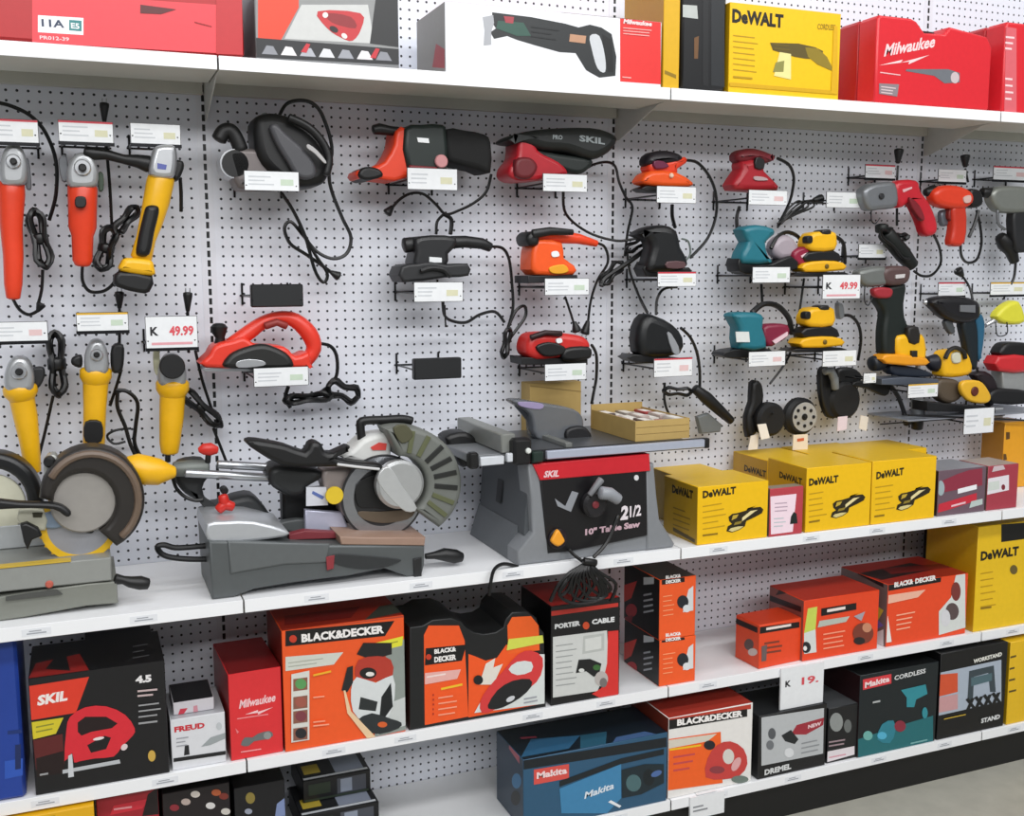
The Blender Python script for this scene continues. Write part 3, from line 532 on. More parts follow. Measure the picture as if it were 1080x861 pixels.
b.face('top').poly('2E5E80', [(545, 800), (600, 790), (612, 776), (560, 780)]).poly('2a5a70', [(612, 790), (640, 786), (640, 772), (612, 776)]).poly('44618c', [(650, 787), (700, 781), (680, 772), (650, 778)]).lines('A04050', 550, 780, 575, 778, 1, 3, 2).face('front')
b.poly('1c2730', [(552, 812), (703, 788), (703, 778), (552, 800)]).poly('D85048', [(563, 828), (600, 821), (600, 806), (563, 812)]).txt('F4DCDC', 'Makita', 566, 822, 598, 816, 7, .04)
b.poly('3E82AE', [(592, 858), (590, 832), (640, 812), (655, 806), (655, 842), (640, 858)]).poly('202c34', [(590, 830), (655, 806), (700, 796), (700, 790), (655, 800), (590, 824)]).txt('DDE6EE', 'Makita', 616, 843, 647, 832, 7, .03, .2).poly('253a44', [(656, 842), (655, 812), (680, 806), (700, 806), (700, 826), (676, 838)]).ell('4a6a6e', 668, 826, 8, 9).ell('1d2a30', 684, 820, 6, 9).ell('4c6aa0', 692, 816, 6, 3, -.4).poly('E8ECF0', [(641, 846), (644, 844), (655, 850), (653, 852)])
b.face('left').poly('B05a68', [(537, 790), (548, 806), (548, 796), (537, 780)]).ell('3f7aa8', 545, 824, 5, 8).ell('12181c', 544, 842, 5, 8); b.done()
b = Box('tool_carton', 'orange and white carton with black lettered band, beside the dark blue carton, lowest deck', 'box', 'base', 704, 792, 758, 9, 'E9E6E2', side='7a3020', top='A8362a', back=.4)
b.poly('B83c2a', [(704, 760), (792, 748), (792, 743), (704, 752)]).poly('1a181a', [(704, 770), (788, 756), (788, 748), (704, 760)]).txt('F5F1EE', 'BLACK&DECKER', 714, 766, 783, 756, 7, .05)
b.poly('F2621E', [(704, 834), (762, 826), (760, 772), (704, 780)]).poly('D8d0c0', [(704, 790), (746, 782), (756, 774), (704, 781)]).lines('c84a4a', 710, 800, 735, 796, 3, 7, 2).lines('F0c020', 706, 792, 740, 787, 1, 2, 2)
b.poly('C8403c', [(744, 820), (746, 800), (756, 786), (770, 782), (784, 790), (788, 806), (780, 818), (764, 822)], 2).ell('d8d4cc', 768, 798, 6, 8).ell('2e2e38', 748, 786, 6, 5).ell('8d3a40', 756, 812, 8, 4).ell('6f7c74', 780, 822, 9, 4).ell('e0a8a8', 776, 806, 4, 8, .5); b.done()
b = Box('tool_carton', 'black-framed carton with a pale grey panel picturing a compact tool, on the lowest deck', 'box', 'base', 799, 870, 756, 7, '232326', side='15151a', top='35373a', back=.3)
b.poly('B9BCBE', [(803, 808), (868, 795), (869, 747), (803, 757)]).poly('9e2a38', [(834, 775), (840, 765), (869, 757), (868, 765), (850, 775)]).txt('E9C9CC', 'NEW', 852, 769, 866, 765, 4, .05).poly('2f3337', [(824, 776), (834, 770), (842, 780), (838, 785), (828, 782)]).ell('55585c', 814, 774, 4, 6).ell('6f7276', 812, 786, 4, 5).ell('dadcde', 832, 794, 5, 5).lines('8c8f92', 845, 785, 864, 781, 3, 5, 1.2).txt('D8DADA', 'DREMEL', 806, 818, 834, 811, 6, .05); b.done()
b = Box('tool_carton', 'narrow black carton with grey pictures and a white foot band, on the lowest deck', 'box', 'base', 872, 903, 748, 7, '222326', side='18181b', top='4a4c4e', back=.5)
b.ell('8e9290', 882, 762, 7, 10).ell('6a6e6c', 894, 766, 4, 7).lines('a08a90', 874, 784, 898, 780, 2, 4, 1.6).poly('E4DCE0', [(872, 804), (901, 796), (901, 787), (872, 793)]).lines('d89aa8', 874, 800, 894, 796, 1, 3, 1.4); b.done()
b = Box('tool_carton', 'black and teal carton picturing teal cordless tools, on the lowest deck', 'box', 'base', 904, 986, 713, 8, '1f2b30', side='3a1c20', top='15181a', back=.3)
b.poly('1f6a70', [(905, 801), (984, 782), (984, 755), (950, 765), (905, 780)]).poly('D83c44', [(910, 728), (940, 721), (940, 711), (910, 717)]).txt('F6E0E0', 'Makita', 912, 726, 938, 719, 6, .04).txt('D8DADA', 'CORDLESS', 943, 718, 976, 710, 5, .03)
b.poly('2f8c98', [(950, 728), (976, 722), (978, 732), (966, 738), (964, 746), (956, 746), (956, 736)]).poly('2b7f90', [(925, 780), (930, 764), (942, 760), (944, 772), (938, 784)], 2).ell('52b0d0', 930, 776, 5, 4).ell('8a2a3c', 949, 766, 6, 6).ell('6fb0a8', 915, 776, 5, 5).lines('7ab0b0', 960, 785, 978, 781, 1, 3, 1.5).ell('2f8c98', 975, 752, 3, 6).lines('b0b4b4', 920, 742, 930, 740, 1, 3, 2); b.done()
b = Box('tool_carton', 'black carton with pale blue panel picturing a black work stand, on the lowest deck', 'box', 'base', 988, 1058, 690, 8, '141417', side='101013', top='1a1a1c', back=.3)
b.poly('A9B4C2', [(990, 755), (1056, 740), (1056, 696), (990, 710)]).poly('D4532f', [(990, 735), (1010, 730), (1010, 710), (990, 712)]).poly('c9989a', [(990, 752), (1010, 748), (1010, 732), (990, 736)]).poly('39454c', [(1020, 740), (1022, 708), (1048, 702), (1050, 730), (1044, 730), (1042, 710), (1027, 714), (1026, 740)]).poly('4f6a72', [(1024, 724), (1046, 718), (1046, 710), (1024, 715)])
for i in range(4): b.poly('1a1d20', [(1018+i*9, 750-i*2), (1022+i*9, 749-i*2), (1028+i*9, 736-i*2), (1024+i*9, 737-i*2)]).poly('1a1d20', [(1026+i*9, 748-i*2), (1029+i*9, 747-i*2), (1021+i*9, 736-i*2), (1018+i*9, 738-i*2)])
b.txt('E4E4DC', 'WORKSTAND', 1026, 700, 1056, 692, 4.5, .05).txt('D8DADA', 'STAND', 1034, 763, 1054, 758, 5, .05).lines('cfae3a', 995, 759, 1018, 754, 1, 2, 1); b.done()
b = Box('tool_carton', 'yellow carton at the right end of the lowest deck, cut off by the view', 'box', 'base', 1061, 1110, 678, 8, 'E6B91a', side='a8860f', back=.3)
b.lines('5a4a1a', 1064, 695, 1072, 693, 4, 12, 2); b.done()
# ------------------------------------------------------------------ things hung on the pegboard
WIRE = mat('2b2c30', .35, .6); TAGW = mat('E8EAEC', .45)
def hook(label, x0, y0, x1, y1, d=7.5, style='w', up_=False, red=False, plate=True):
    """double-prong pegboard hook; x0 y0 x1 y1 is its price tag in the picture"""
    a = at(x0, (y0+y1)/2, d); b = at(x1, (y0+y1)/2, d); zt = at((x0+x1)/2, y0, d).z; zb = at((x0+x1)/2, y1, d).z
    t = thing('peg_hook', label, 'hook', (a.x, 0, (zt+zb)/2), 'double wire peg hooks with price tags')
    zw = zb+.25 if up_ else (zt+zb)/2-.1
    for X in (a.x+.15, b.x-.25):
        m = MB(WIRE).path([(X, .12, zw), (X, -d+.25, zw), (X, -d+.05, zw+.5 if up_ else zw-.4)], .11, 6); m.build('prong', t)
    m = MB(WIRE)
    m.path([(a.x-.1, -.1, zw), (b.x, -.1, zw)], .1, 6); m.build('cross_wire', t)
    m = MB(WIRE).path([(a.x+.15, -.1, zw+1.3), (a.x+.15, -.1, zw-1)], .12, 6); m.build('back_wire', t)
    m = MB(WIRE).path([(b.x-.25, -.1, zw+1.3), (b.x-.25, -.1, zw-1)], .12, 6); m.build('back_wire', t)
    if up_: MB(WIRE).bx(a.x-.1, b.x+.1, -d-.02, -d+.12, zb-.3, zb+.02).build('tag_rail', t)
    if style == 'b': m = MB(mat('1c1e22', .5)).bx(a.x, b.x, -d, -d+1.0, zb, zt, .12)
    else:
        m = MB(mat('3a3b40')).bx(a.x-.05, b.x+.05, -d+.04, -d+.12, zb-.05, zt+.05).use(TAGW).bx(a.x, b.x, -d, -d+.05, zb, zt)
        w, h = b.x-a.x, zt-zb; R = random.Random(int(x0))
        if style == 'r':
            m.use('C83a48').bx(a.x, b.x, -d-.01, -d, zt-.18, zt)
        if style == 'y': m.use('D8A828').bx(a.x, b.x, -d-.01, -d, zt-.18, zt)
        if red:
            m.use('2a2a30').tri('K', Vector((a.x+w*.08, -d-.02, zb+h*.4)), Vector((w*.16, 0, 0)), Vector((0, 0, h*.28)), .04)
            m.use('D8505a').tri('49.99', Vector((a.x+w*.45, -d-.02, zb+h*.38)), Vector((w*.48, 0, 0)), Vector((0, 0, h*.32)), .04)
            m.use('E0a0a8').bx(a.x+.1*w, b.x-.1*w, -d-.02, -d-.01, zb+.1*h, zb+.18*h)
        else:
            for k in range(3):
                zz_ = zb+h*(.68-.2*k); m.use('C9CCD0').bx(a.x+w*.07, a.x+w*R.uniform(.35, .55), -d-.015, -d-.005, zz_, zz_+h*.07)
            m.use(R.choice(('D6D4B4', 'C4D4C0', 'E0C0C0'))).bx(a.x+w*.66, a.x+w*.9, -d-.015, -d-.005, zb+h*.28, zb+h*.6)
    m.build('price_tag', t); return t
def cord(t, pts, d=3, r=.17, plug=None, name='cord', n=5):
    o = MB(CORD).tube(pts, d, r, n).build(name, t)
    if plug:
        x, y, dx, dy = plug[:4]; dd = plug[4] if len(plug) > 4 else (pts[-1][2] if len(pts[-1]) > 2 else d); l = math.hypot(dx, dy)
        m = MB(BLK).rev([(x, y, 2.2), (x+dx*.5, y+dy*.5, 3.6), (x+dx, y+dy, 5), (x+dx*1.15, y+dy*1.15, 5)], dd, 10)
        px, py = -dy/l*2.2, dx/l*2.2
        m.use(STEEL)
        for s_ in (-1, 1): m.rev([(x+dx*1.15+px*s_, y+dy*1.15+py*s_, .7), (x+dx*1.5+px*s_, y+dy*1.5+py*s_, .6)], dd, 6)
        L = o['_loc']; m.build('plug', o)
    return o
def coil(t, cx, cy, L, W, rot, d=3, n=4, r=.23, wrap=True, seed=1):
    """a cord folded into long loops and tied round the middle"""
    W *= 1.35; n += 2
    R = random.Random(seed); pts = []; c, s = math.cos(rot), math.sin(rot)
    for k in range(n):
        l = L*R.uniform(.8, 1); w = W*R.uniform(.5, 1)*(1 if k % 2 else -1)
        for a in range(8):
            th = a*math.pi/4
            u = l*math.cos(th); v = w*math.sin(th)*(.35+.65*abs(math.cos(th)))
            pts.append((cx+c*u-s*v, cy+s*u+c*v, d+R.uniform(-.5, .5)+.25*(k-n/2)))
    o = MB(CORD).tube(pts, d, r, 3).build('cord_bundle', t)
    if wrap:
        m = MB(CORD).rev([(cx-s*W*.0-c*L*.12, cy-s*L*.12, W*.55, d), (cx+c*L*.12, cy+s*L*.12, W*.55, d)], d, 10); m.build('cord_tie', o)
    return o
ORG = mat('E2401f', .35); ORG2 = mat('F05A1e', .35); YL = mat('EDB414', .35); GRM = mat('B4B6B8', .35, .6); TEAL = mat('1F6F7E', .4); RD = mat('C8252c', .35); DKG = mat('222a28', .45); GRY = mat('6E7074', .4, .3); SIL = mat('C9CBCE', .3, .8)
# -- left bay, upper row: angle grinders
def grinder(label, col, head, body, d=5, spin=None, name='angle_grinder', collar=None, switch=None):
    t = thing(name, label, 'grinder', tuple(at(body[0][0], body[0][1], d)))
    MB(col).rev(body, d, 18, .9).build('body', t)
    hx, hy, w, h = head
    m = MB(GRM).slab([(hx-w*.75, hy+h*.5), (hx-w, hy+h*.1), (hx-w*.8, hy-h*.3), (hx-w*.35, hy-h*.55), (hx+w*.35, hy-h*.55), (hx+w*.8, hy-h*.3), (hx+w, hy+h*.1), (hx+w*.75, hy+h*.5)], d+1.4, 2.4, .5); m.build('gear_head', t)
    m = MB(SIL).disc(hx, hy-h*.1, w*.5, d+1.7, .5); m.use(BLK).disc(hx, hy-h*.1, w*.24, d+2.3, .8); m.build('spindle', t)
    if collar:
        MB(col).rev(collar, d, 18, .95).build('collar', t)
    if switch: MB(BLK).slab(switch, d+1.9, .8, .1).build('switch', t)
    return t
t = grinder('red angle grinder with long barrel body, cut off by the left edge of the view', ORG, (14, 174, 15, 40), [(12, 194, 13), (12, 205, 13.5), (12, 240, 11), (14, 270, 10), (14, 300, 9), (14, 314, 7)])
cord(t, [(13, 314, 5), (20, 326, 4), (30, 332, 3), (40, 328, 3)], 3, plug=(40, 328, 3, -6)); cord(t, [(-4, 108, 4), (12, 112, 4), (32, 122, 4), (48, 140, 4), (59, 170, 4), (59, 205, 3.5), (52, 232, 3)], 4, .2, name='loop_cord')
coil(t, 42, 252, 32, 12, 1.35, 3, 5, seed=3); cord(t, [(45, 285), (44, 305), (40, 322)], 3, name='lead')
MB(GRY).slab([(26, 172), (30, 168), (33, 196), (30, 200), (27, 196)], 4.5, 1, .1).build('guard_bracket', t)
hook('peg hook holding the long red grinder at the left edge, red-topped white tag', -12, 126, 40, 150, 7, 'r', True)
t = grinder('short orange-red angle grinder with silver head, second in the upper row of grinders', ORG, (87, 180, 17, 34), [(87, 198, 15), (87, 215, 14.5), (87, 240, 14), (87, 249, 11), (87, 275, 10), (87, 279, 8)], switch=[(80, 208), (90, 208), (90, 218), (80, 218)])
MB(GRY).slab([(62, 168), (70, 164), (72, 188), (65, 190)], 4.5, .9, .1).build('guard_bracket', t); MB(mat('3f5040')).slab([(104, 182), (109, 184), (109, 200), (104, 200)], 4.5, 1, .1).build('lock_button', t)
cord(t, [(87, 279, 5), (87, 296, 4), (94, 307, 3.5), (106, 308, 3), (116, 303, 3), (124, 292, 3), (132, 272, 3)], 4); coil(t, 112, 262, 24, 12, 1.8, 3.4, 4, seed=5); coil(t, 133, 232, 20, 8, 2.3, 3.4, 2, wrap=False, seed=8)
cord(t, [(118, 240, 3), (116, 200, 3), (113, 165, 3), (110, 140, 3)], 3, plug=(110, 128, 0, -16, 4), name='lead')
hook('peg hook above the short orange-red grinder, with a black plug standing behind its tag', 62, 128, 119, 150, 7, 'r', True)
t = thing('cordless_grinder', 'yellow and black cordless grinder hanging tilted, with side handle and battery foot', 'grinder', tuple(at(155, 230, 6)))
MB(YL).rev([(171, 186, 13), (169, 192, 14), (165, 212, 13.5), (160, 232, 12), (154, 252, 10), (149, 272, 11)], 6, 18, .9).build('body', t)
MB(SIL).slab([(158, 184), (161, 160), (166, 153), (182, 152), (187, 160), (186, 180), (180, 188)], 7.4, 2.6, .5).build('gear_head', t)
MB(BLK).slab([(152, 225), (156, 217), (166, 217), (168, 224), (163, 245), (158, 268), (147, 270), (144, 262)], 7.6, 2.2, .5).build('rubber_grip', t)
m = MB(BLK).rev([(90, 160, 6), (98, 162, 7), (112, 163, 5.5), (130, 168, 5), (145, 170, 7), (156, 173, 9), (164, 175, 6)], 6, 14); m.build('side_handle', t)
MB(BLK).slab([(184, 170), (193, 170), (194, 178), (188, 190), (182, 186)], 6.5, 2, .3).build('spindle_guard', t)
MB(YL).slab([(128, 277), (134, 272), (158, 274), (163, 282), (161, 291), (128, 286)], 7.5, 3.5, .5).build('battery_mount', t)
MB(BLK).slab([(126, 286), (161, 291), (158, 308), (146, 309), (124, 303), (120, 296)], 7.3, 3.4, .4, 2).build('battery', t)
cord(t, [(190, 188), (191, 205), (191, 223)], 4, .2, name='wrist_strap')
MB(mat('5a63a8')).slab([(166, 172), (176, 174), (175, 179), (166, 178)], 7.45, .1, 0, 0).build('sticker', t)
hook('peg hook holding the tilted cordless grinder, plain grey-white tag', 138, 131, 190, 152, 7, 'w', True)
# lower row
t = grinder('slim yellow angle grinder leaning behind the mitre saw guard, lower row beside the left edge', YL, (20, 396, 16, 34), [(22, 410, 15), (23, 420, 12.5), (27, 440, 12), (31, 465, 10), (35, 497, 8)], collar=[(21, 409, 17), (22, 415, 17), (23, 421, 13)], d=4.5)
MB(DK).slab([(33, 390), (45, 388), (47, 398), (40, 410), (34, 402)], 4.5, 1.4, .2).build('side_grip_socket', t)
coil(t, 60, 384, 38, 13, 1.5, 3, 6, seed=11); cord(t, [(56, 418), (50, 445), (44, 470), (36, 500)], 3, name='lead')
hook('peg hook above the slim yellow grinder at the left edge', -8, 340, 50, 360, 7, 'w', True)
t = grinder('yellow angle grinder with black lower switch plate, second in the lower row', YL, (102, 378, 13, 34), [(101, 392, 15), (101, 402, 13), (100, 430, 11.5), (99, 470, 11)], collar=[(101, 391, 16), (101, 398, 16), (101, 404, 13)], d=4.5, switch=[(90, 446), (107, 446), (107, 466), (90, 466)])
MB(BLK).slab([(118, 366), (130, 364), (131, 380), (128, 392), (118, 392)], 5, 1.4, .3).build('side_grip_socket', t); MB(BLK).slab([(76, 378), (86, 375), (86, 388), (76, 385)], 5, 1.2, .3).build('lock_lever', t)
cord(t, [(128, 390, 3), (122, 410, 3), (116, 428, 3)], 3, name='lead'); cord(t, [(122, 412), (134, 413), (145, 425), (143, 450), (142, 468), (150, 484), (157, 490)], 3, .22, name='loop_cord'); cord(t, [(124, 414), (124, 430), (132, 450), (138, 470), (146, 486)], 3.4, .22, name='loop_cord')
cord(t, [(138, 452), (122, 454), (113, 460), (120, 468), (132, 466)], 2.6, .14, name='loop_cord'); cord(t, [(126, 368, 3), (126, 345, 3), (126, 325, 3)], 3, plug=(126, 325, 0, -14, 4), name='lead')
hook('peg hook above the second yellow grinder, tag with a yellow top line', 81, 330, 135, 349, 7, 'y', True)
t = grinder('yellow angle grinder with round black disc face, third in the lower row', YL, (182, 392, 15, 32), [(182, 405, 15), (182, 415, 13), (181, 440, 12.5), (179, 468, 10.5), (179, 477, 9)], collar=[(182, 404, 17), (182, 411, 17), (182, 418, 13)], d=4.5)
MB(BLK).disc(182, 387, 13, 7.2, 1).build('rubber_disc', t); MB(BLK).rev([(177, 478, 3), (177, 487, 3)], 4.5, 10).build('cord_boot', t)
MB(mat('b9b79a')).slab([(162, 372), (168, 368), (168, 395), (163, 392)], 4.6, .7, .1).build('guard_bracket', t)
cord(t, [(206, 370), (213, 400), (221, 425), (224, 433)], 3, name='lead'); coil(t, 212, 430, 30, 9, .75, 3.2, 6, seed=17); cord(t, [(225, 452), (232, 470), (239, 488)], 3, name='lead')
cord(t, [(199, 372, 3), (198, 345, 3), (198, 328, 3)], 3, plug=(198, 328, 0, -16, 4), name='lead')
hook('peg hook with a larger tag priced in red, above the third yellow grinder', 154, 334, 208, 367, 7, 'w', True, red=True)
# -- second bay
t = thing('belt_sander', 'big dark grey belt sander with a long looped black cord, top of the second bay', 'sander', tuple(at(295, 170, 5)))
MB(BLK).slab([(268, 128), (280, 119), (298, 120), (325, 130), (345, 150), (351, 168), (347, 186), (336, 196), (310, 197), (290, 186), (272, 164)], 7.4, 4.6, .9).build('housing', t)
MB(mat('4c4c50', .4)).slab([(285, 134), (292, 130), (302, 140), (320, 156), (332, 172), (334, 184), (326, 189), (313, 186), (303, 170), (292, 152)], 8.3, 1.0, .4).build('belt_cover', t)
MB(mat('5c5f61', .4)).slab([(272, 126), (280, 118), (284, 124), (276, 146), (271, 150)], 6.5, 3, .4).build('dust_port', t)
m = MB(BLK).tube([(305, 124), (325, 134), (340, 150), (347, 168), (344, 184)], 8.4, .42, 4, 10); m.build('main_handle', t)
MB(mat('77706f', .4, .4)).slab([(240, 160), (256, 156), (290, 160), (322, 176), (335, 190), (325, 198), (262, 200), (250, 196), (244, 180)], 6.6, 3.6, .5).build('belt_frame', t)
m = MB(SIL).lathe(at(243, 176, 3), [(1.45, 0), (1.45, 3.4)], n=24); m.use(BLK).lathe(at(243, 176, 2.9), [(1.3, 0), (1.3, 3.7)], n=24); m.build('front_roller', t)
MB(mat('1a1a1c')).tube([(231, 147), (236, 139), (243, 138), (249, 146), (254, 158)], 6, .75, 4, 12).build('front_handle', t)
MB(mat('b6b4b4', .4)).slab([(325, 152), (334, 158), (344, 170), (342, 172), (332, 162), (324, 156)], 8.9, .2, .05).build('chrome_trim', t)
cord(t, [(293, 125, 6), (302, 110, 5), (317, 106, 5), (331, 110, 5), (341, 124, 4.5), (350, 155, 4), (347, 182, 3.5), (350, 202, 3), (361, 230, 3), (370, 250, 3), (366, 267, 3), (352, 273, 3), (335, 266, 3), (320, 249, 3), (307, 234, 3), (300, 241, 3), (306, 257, 3), (322, 268, 3), (338, 279, 3), (350, 288, 3)], 4, .19, plug=(349, 287, 7, 4))
cord(t, [(297, 204, 4), (309, 222, 3.5), (322, 250, 3.4), (332, 285, 3.4), (341, 298, 3.4), (345, 288, 3.4), (332, 268, 3.4), (316, 238, 3.4)], 3.4, .19, name='loop_cord')
hook('peg hook under the big dark grey belt sander', 258, 181, 315, 201, 8.6)
t = thing('belt_sander', 'red and black belt sander with a black square dust bag, top of the second bay', 'sander', tuple(at(440, 170, 5)))
MB(ORG).slab([(377, 180), (392, 176), (406, 170), (416, 152), (418, 138), (430, 136), (432, 187), (398, 189), (378, 188)], 7, 4, .4, 2).build('front_shell', t)
MB(BLK).slab([(378, 184), (385, 176), (400, 178), (404, 186), (386, 190)], 7.3, 4.6, .3).build('front_roller', t)
MB(BLK).rev([(394, 137, 5), (400, 136, 6), (412, 138, 5), (432, 140, 5)], 6, 12).build('front_handle', t)
MB(mat('1d2d28', .45)).slab([(427, 136), (445, 131), (468, 131), (472, 140), (473, 176), (460, 181), (430, 178)], 7.4, 4.4, .5, 2).build('motor_housing', t)
MB(mat('7a1e26')).slab([(432, 174), (462, 176), (462, 186), (432, 186)], 7.6, 3.6, .2, 0).build('belt_frame', t); MB(mat('c98a8c', .4)).disc(466, 170, 7, 7.8, .5).build('drive_wheel', t)
MB(TAGW).slab([(440, 145), (452, 146), (453, 151), (441, 150)], 7.5, .1, 0, 0).build('nameplate', t)
MB(mat('101112', .8)).slab([(470, 136), (492, 137), (512, 141), (519, 150), (519, 182), (503, 178), (478, 172), (471, 165)], 6.8, 4, .6, 2).build('dust_bag', t)
cord(t, [(518, 184, 3), (513, 202, 3), (500, 214, 3), (484, 222, 3), (470, 226, 3), (460, 216, 3), (447, 205, 3), (434, 204, 3), (422, 210, 3), (413, 220, 3)], 3, .17, plug=(414, 218, -5, 6)); cord(t, [(468, 226), (461, 234), (460, 247)], 3.4, name='loop_cord'); cord(t, [(468, 226), (476, 232), (475, 247)], 3.4, .24, name='loop_cord')
hook('peg hook under the red belt sander with the dust bag', 430, 178, 482, 200, 8)
t = thing('belt_sander', 'dark red sander with a long black bag-like top, top row beside the seam', 'sander', tuple(at(590, 170, 5)))
MB(mat('B3202c', .35)).slab([(538, 176), (546, 164), (548, 142), (562, 140), (568, 158), (590, 170), (600, 182), (590, 187), (552, 191), (538, 186)], 7.2, 4, .5).build('body', t)
MB(mat('6a1820')).slab([(545, 168), (560, 166), (568, 176), (560, 188), (545, 186)], 7.8, 1.2, .4).build('belt_cover', t)
MB(mat('1f2423', .5)).slab([(536, 148), (548, 140), (580, 135), (626, 134), (648, 140), (653, 148), (645, 160), (626, 168), (600, 160), (575, 158), (556, 152)], 7.6, 4.4, .9).build('dust_bag', t)
MB(mat('26302d', .5)).slab([(560, 158), (590, 162), (625, 168), (622, 178), (610, 184), (590, 178)], 7, 3.6, .5).build('rear_handle', t)
m = MB(mat('8f9698')).tri('SKIL', at(611, 149, 7.65), Vector((3.2, 0, -.25)), Vector((0, 0, .7)), .04).tri('PRO', at(583, 147, 7.65), Vector((1.2, 0, 0)), Vector((0, 0, .5)), .04); m.build('lettering', t)
cord(t, [(612, 182, 5), (625, 174, 4), (640, 171, 3.5), (649, 176, 3), (653, 192, 3), (660, 208, 3), (667, 219, 3), (662, 245, 2.6), (659, 270, 2.6)], 3, .17); cord(t, [(594, 202, 4), (597, 226, 3), (620, 245, 2.6), (650, 254, 2.6), (672, 252, 2.6), (684, 256, 2.6)], 3, .17, name='loop_cord')
coil(t, 672, 258, 14, 7, -.5, 3, 3, .13, False, 21); coil(t, 645, 288, 17, 9, -.8, 3, 3, .13, False, 22)
cord(t, [(680, 264), (664, 276), (652, 284), (638, 294), (634, 302)], 3.2, .3, name='cord_tie')
hook('peg hook under the dark red sander with the black top', 573, 184, 619, 202, 8)
hook('empty peg hook with a smooth black tag holder above the red planer', 265, 300, 320, 324, 7.5, 'b')
t = thing('planer', 'orange-red electric planer with open loop handle and black front knob', 'planer', tuple(at(275, 370, 5)))
MB(mat('E23A28', .35)).slab([(218, 388), (221, 374), (228, 364), (246, 359), (258, 356), (272, 364), (300, 366), (312, 376), (326, 372), (328, 384), (322, 389)], 7, 4, .4).build('body', t)
MB(mat('E23A28', .35)).rev([(244, 364, 8), (262, 351, 8), (278, 340, 7), (295, 335, 7), (311, 338, 8), (326, 352, 9), (331, 368, 8), (322, 382, 7)], 5.4, 14, 1.1, 3).build('handle', t)
MB(mat('8a2a24')).rev([(280, 344, 4), (292, 340, 4), (302, 344, 4)], 6.5, 10).build('trigger', t)
MB(mat('262725', .45)).slab([(237, 388), (240, 377), (252, 369), (275, 363), (292, 367), (306, 376), (308, 389), (270, 390)], 7.6, 1.2, .5).build('belt_cover', t)
MB(SIL).slab([(250, 382), (262, 379), (278, 381), (278, 386), (252, 388)], 7.8, .3, .05).build('nameplate', t)
m = MB(BLK).rev([(232, 362, 6), (232, 356, 5), (231, 350, 8), (231, 345, 9), (231, 343, 7)], 5, 16); m.build('front_knob', t); MB(STEEL).slab([(215, 392), (216, 388), (322, 389), (322, 392)], 6.5, 3.4, .05, 0).build('sole_plate', t)
cord(t, [(334, 362, 5), (348, 365, 4), (355, 376, 3.5), (355, 396, 3), (346, 408, 3), (332, 418, 3)], 4, .2); coil(t, 325, 420, 26, 6, -.1, 3.3, 5, seed=31); coil(t, 362, 413, 19, 13, .35, 3.3, 4, wrap=False, seed=33); cord(t, [(304, 408), (301, 420), (306, 430)], 3.2, .22, name='loop_cord')
hook('peg hook under the orange-red planer', 268, 388, 325, 407, 8)
t = thing('sheet_sander', 'dark grey half-sheet sander with rear handle and trailing cord, middle of the second bay', 'sander', tuple(at(465, 275, 5)))
MB(mat('2a2b2e', .4)).slab([(438, 252), (455, 248), (482, 250), (480, 262), (474, 268), (471, 282), (438, 284), (439, 266)], 7, 3.6, .5, 2).build('motor_housing', t)
MB(mat('232427', .45)).rev([(470, 256, 7), (490, 255, 6.5), (508, 257, 6), (517, 261, 5)], 5.6, 14).build('rear_handle', t); MB(mat('232427', .45)).rev([(427, 259, 8), (433, 258, 8), (446, 256, 6)], 5.6, 14).build('front_knob', t)
MB(mat('303134', .5)).slab([(424, 281), (440, 278), (455, 276), (472, 279), (494, 278), (495, 291), (470, 293), (425, 298)], 7.4, 4.2, .3, 2).build('sanding_base', t)
MB(mat('1d1e20')).tube([(444, 286), (455, 283), (468, 285), (475, 292)], 7.7, .25).build('paper_clamp', t); MB(mat('dfe2e4')).slab([(453, 271), (466, 272), (466, 277), (453, 277)], 7.2, .2, 0, 0).build('nameplate', t)
cord(t, [(517, 260, 5), (530, 262, 4), (537, 274, 3.5), (540, 300, 3), (541, 325, 3), (536, 345, 3)], 4, .18); cord(t, [(467, 318, 6), (469, 333, 4), (478, 339, 3), (492, 340, 3), (506, 332, 3), (522, 329, 3), (532, 340, 3)], 4, .18, name='lead'); cord(t, [(536, 345), (544, 328), (553, 323), (554, 334), (543, 350), (534, 362)], 3, .19, name='loop_cord'); coil(t, 534, 362, 17, 5, 1.75, 3, 4, .2, False, 41); cord(t, [(469, 322), (470, 345)], 6, .1, n=1, name='tag_wire')
hook('peg hook under the dark grey half-sheet sander', 437, 298, 488, 318, 8)
hook('empty peg hook with a ribbed black tag holder, lowest in the second bay', 437, 378, 487, 400, 7.5, 'b')
t = thing('palm_sander', 'bright orange finishing sander with black top grip and a slanting tail handle', 'sander', tuple(at(590, 270, 5)))
MB(ORG2).slab([(564, 256), (572, 252), (594, 256), (596, 272), (607, 280), (606, 290), (566, 290), (561, 276)], 7, 3.6, .5, 2).build('body', t)
MB(mat('E6441e', .35)).rev([(566, 251, 7), (590, 250, 7), (610, 252, 5.5), (629, 257, 3.5)], 5.6, 14).build('handle', t); MB(BLK).rev([(562, 247, 5), (580, 244, 4.5), (604, 245, 3)], 7.2, 12, .7).build('top_grip', t); MB(BLK).slab([(556, 250), (562, 244), (569, 246), (569, 258), (559, 259)], 7.4, 3.5, .5).build('front_cap', t)
MB(mat('E8A21e')).slab([(580, 282), (595, 279), (600, 286), (592, 289), (582, 288)], 7.2, .4, .1).build('dust_port', t); MB(mat('23242a')).slab([(557, 291), (609, 290), (610, 297), (557, 299)], 6.8, 4, .1, 0).build('sanding_base', t); MB(TAGW).slab([(582, 266), (588, 265), (590, 270), (583, 271)], 7.15, .1, 0).build('nameplate', t)
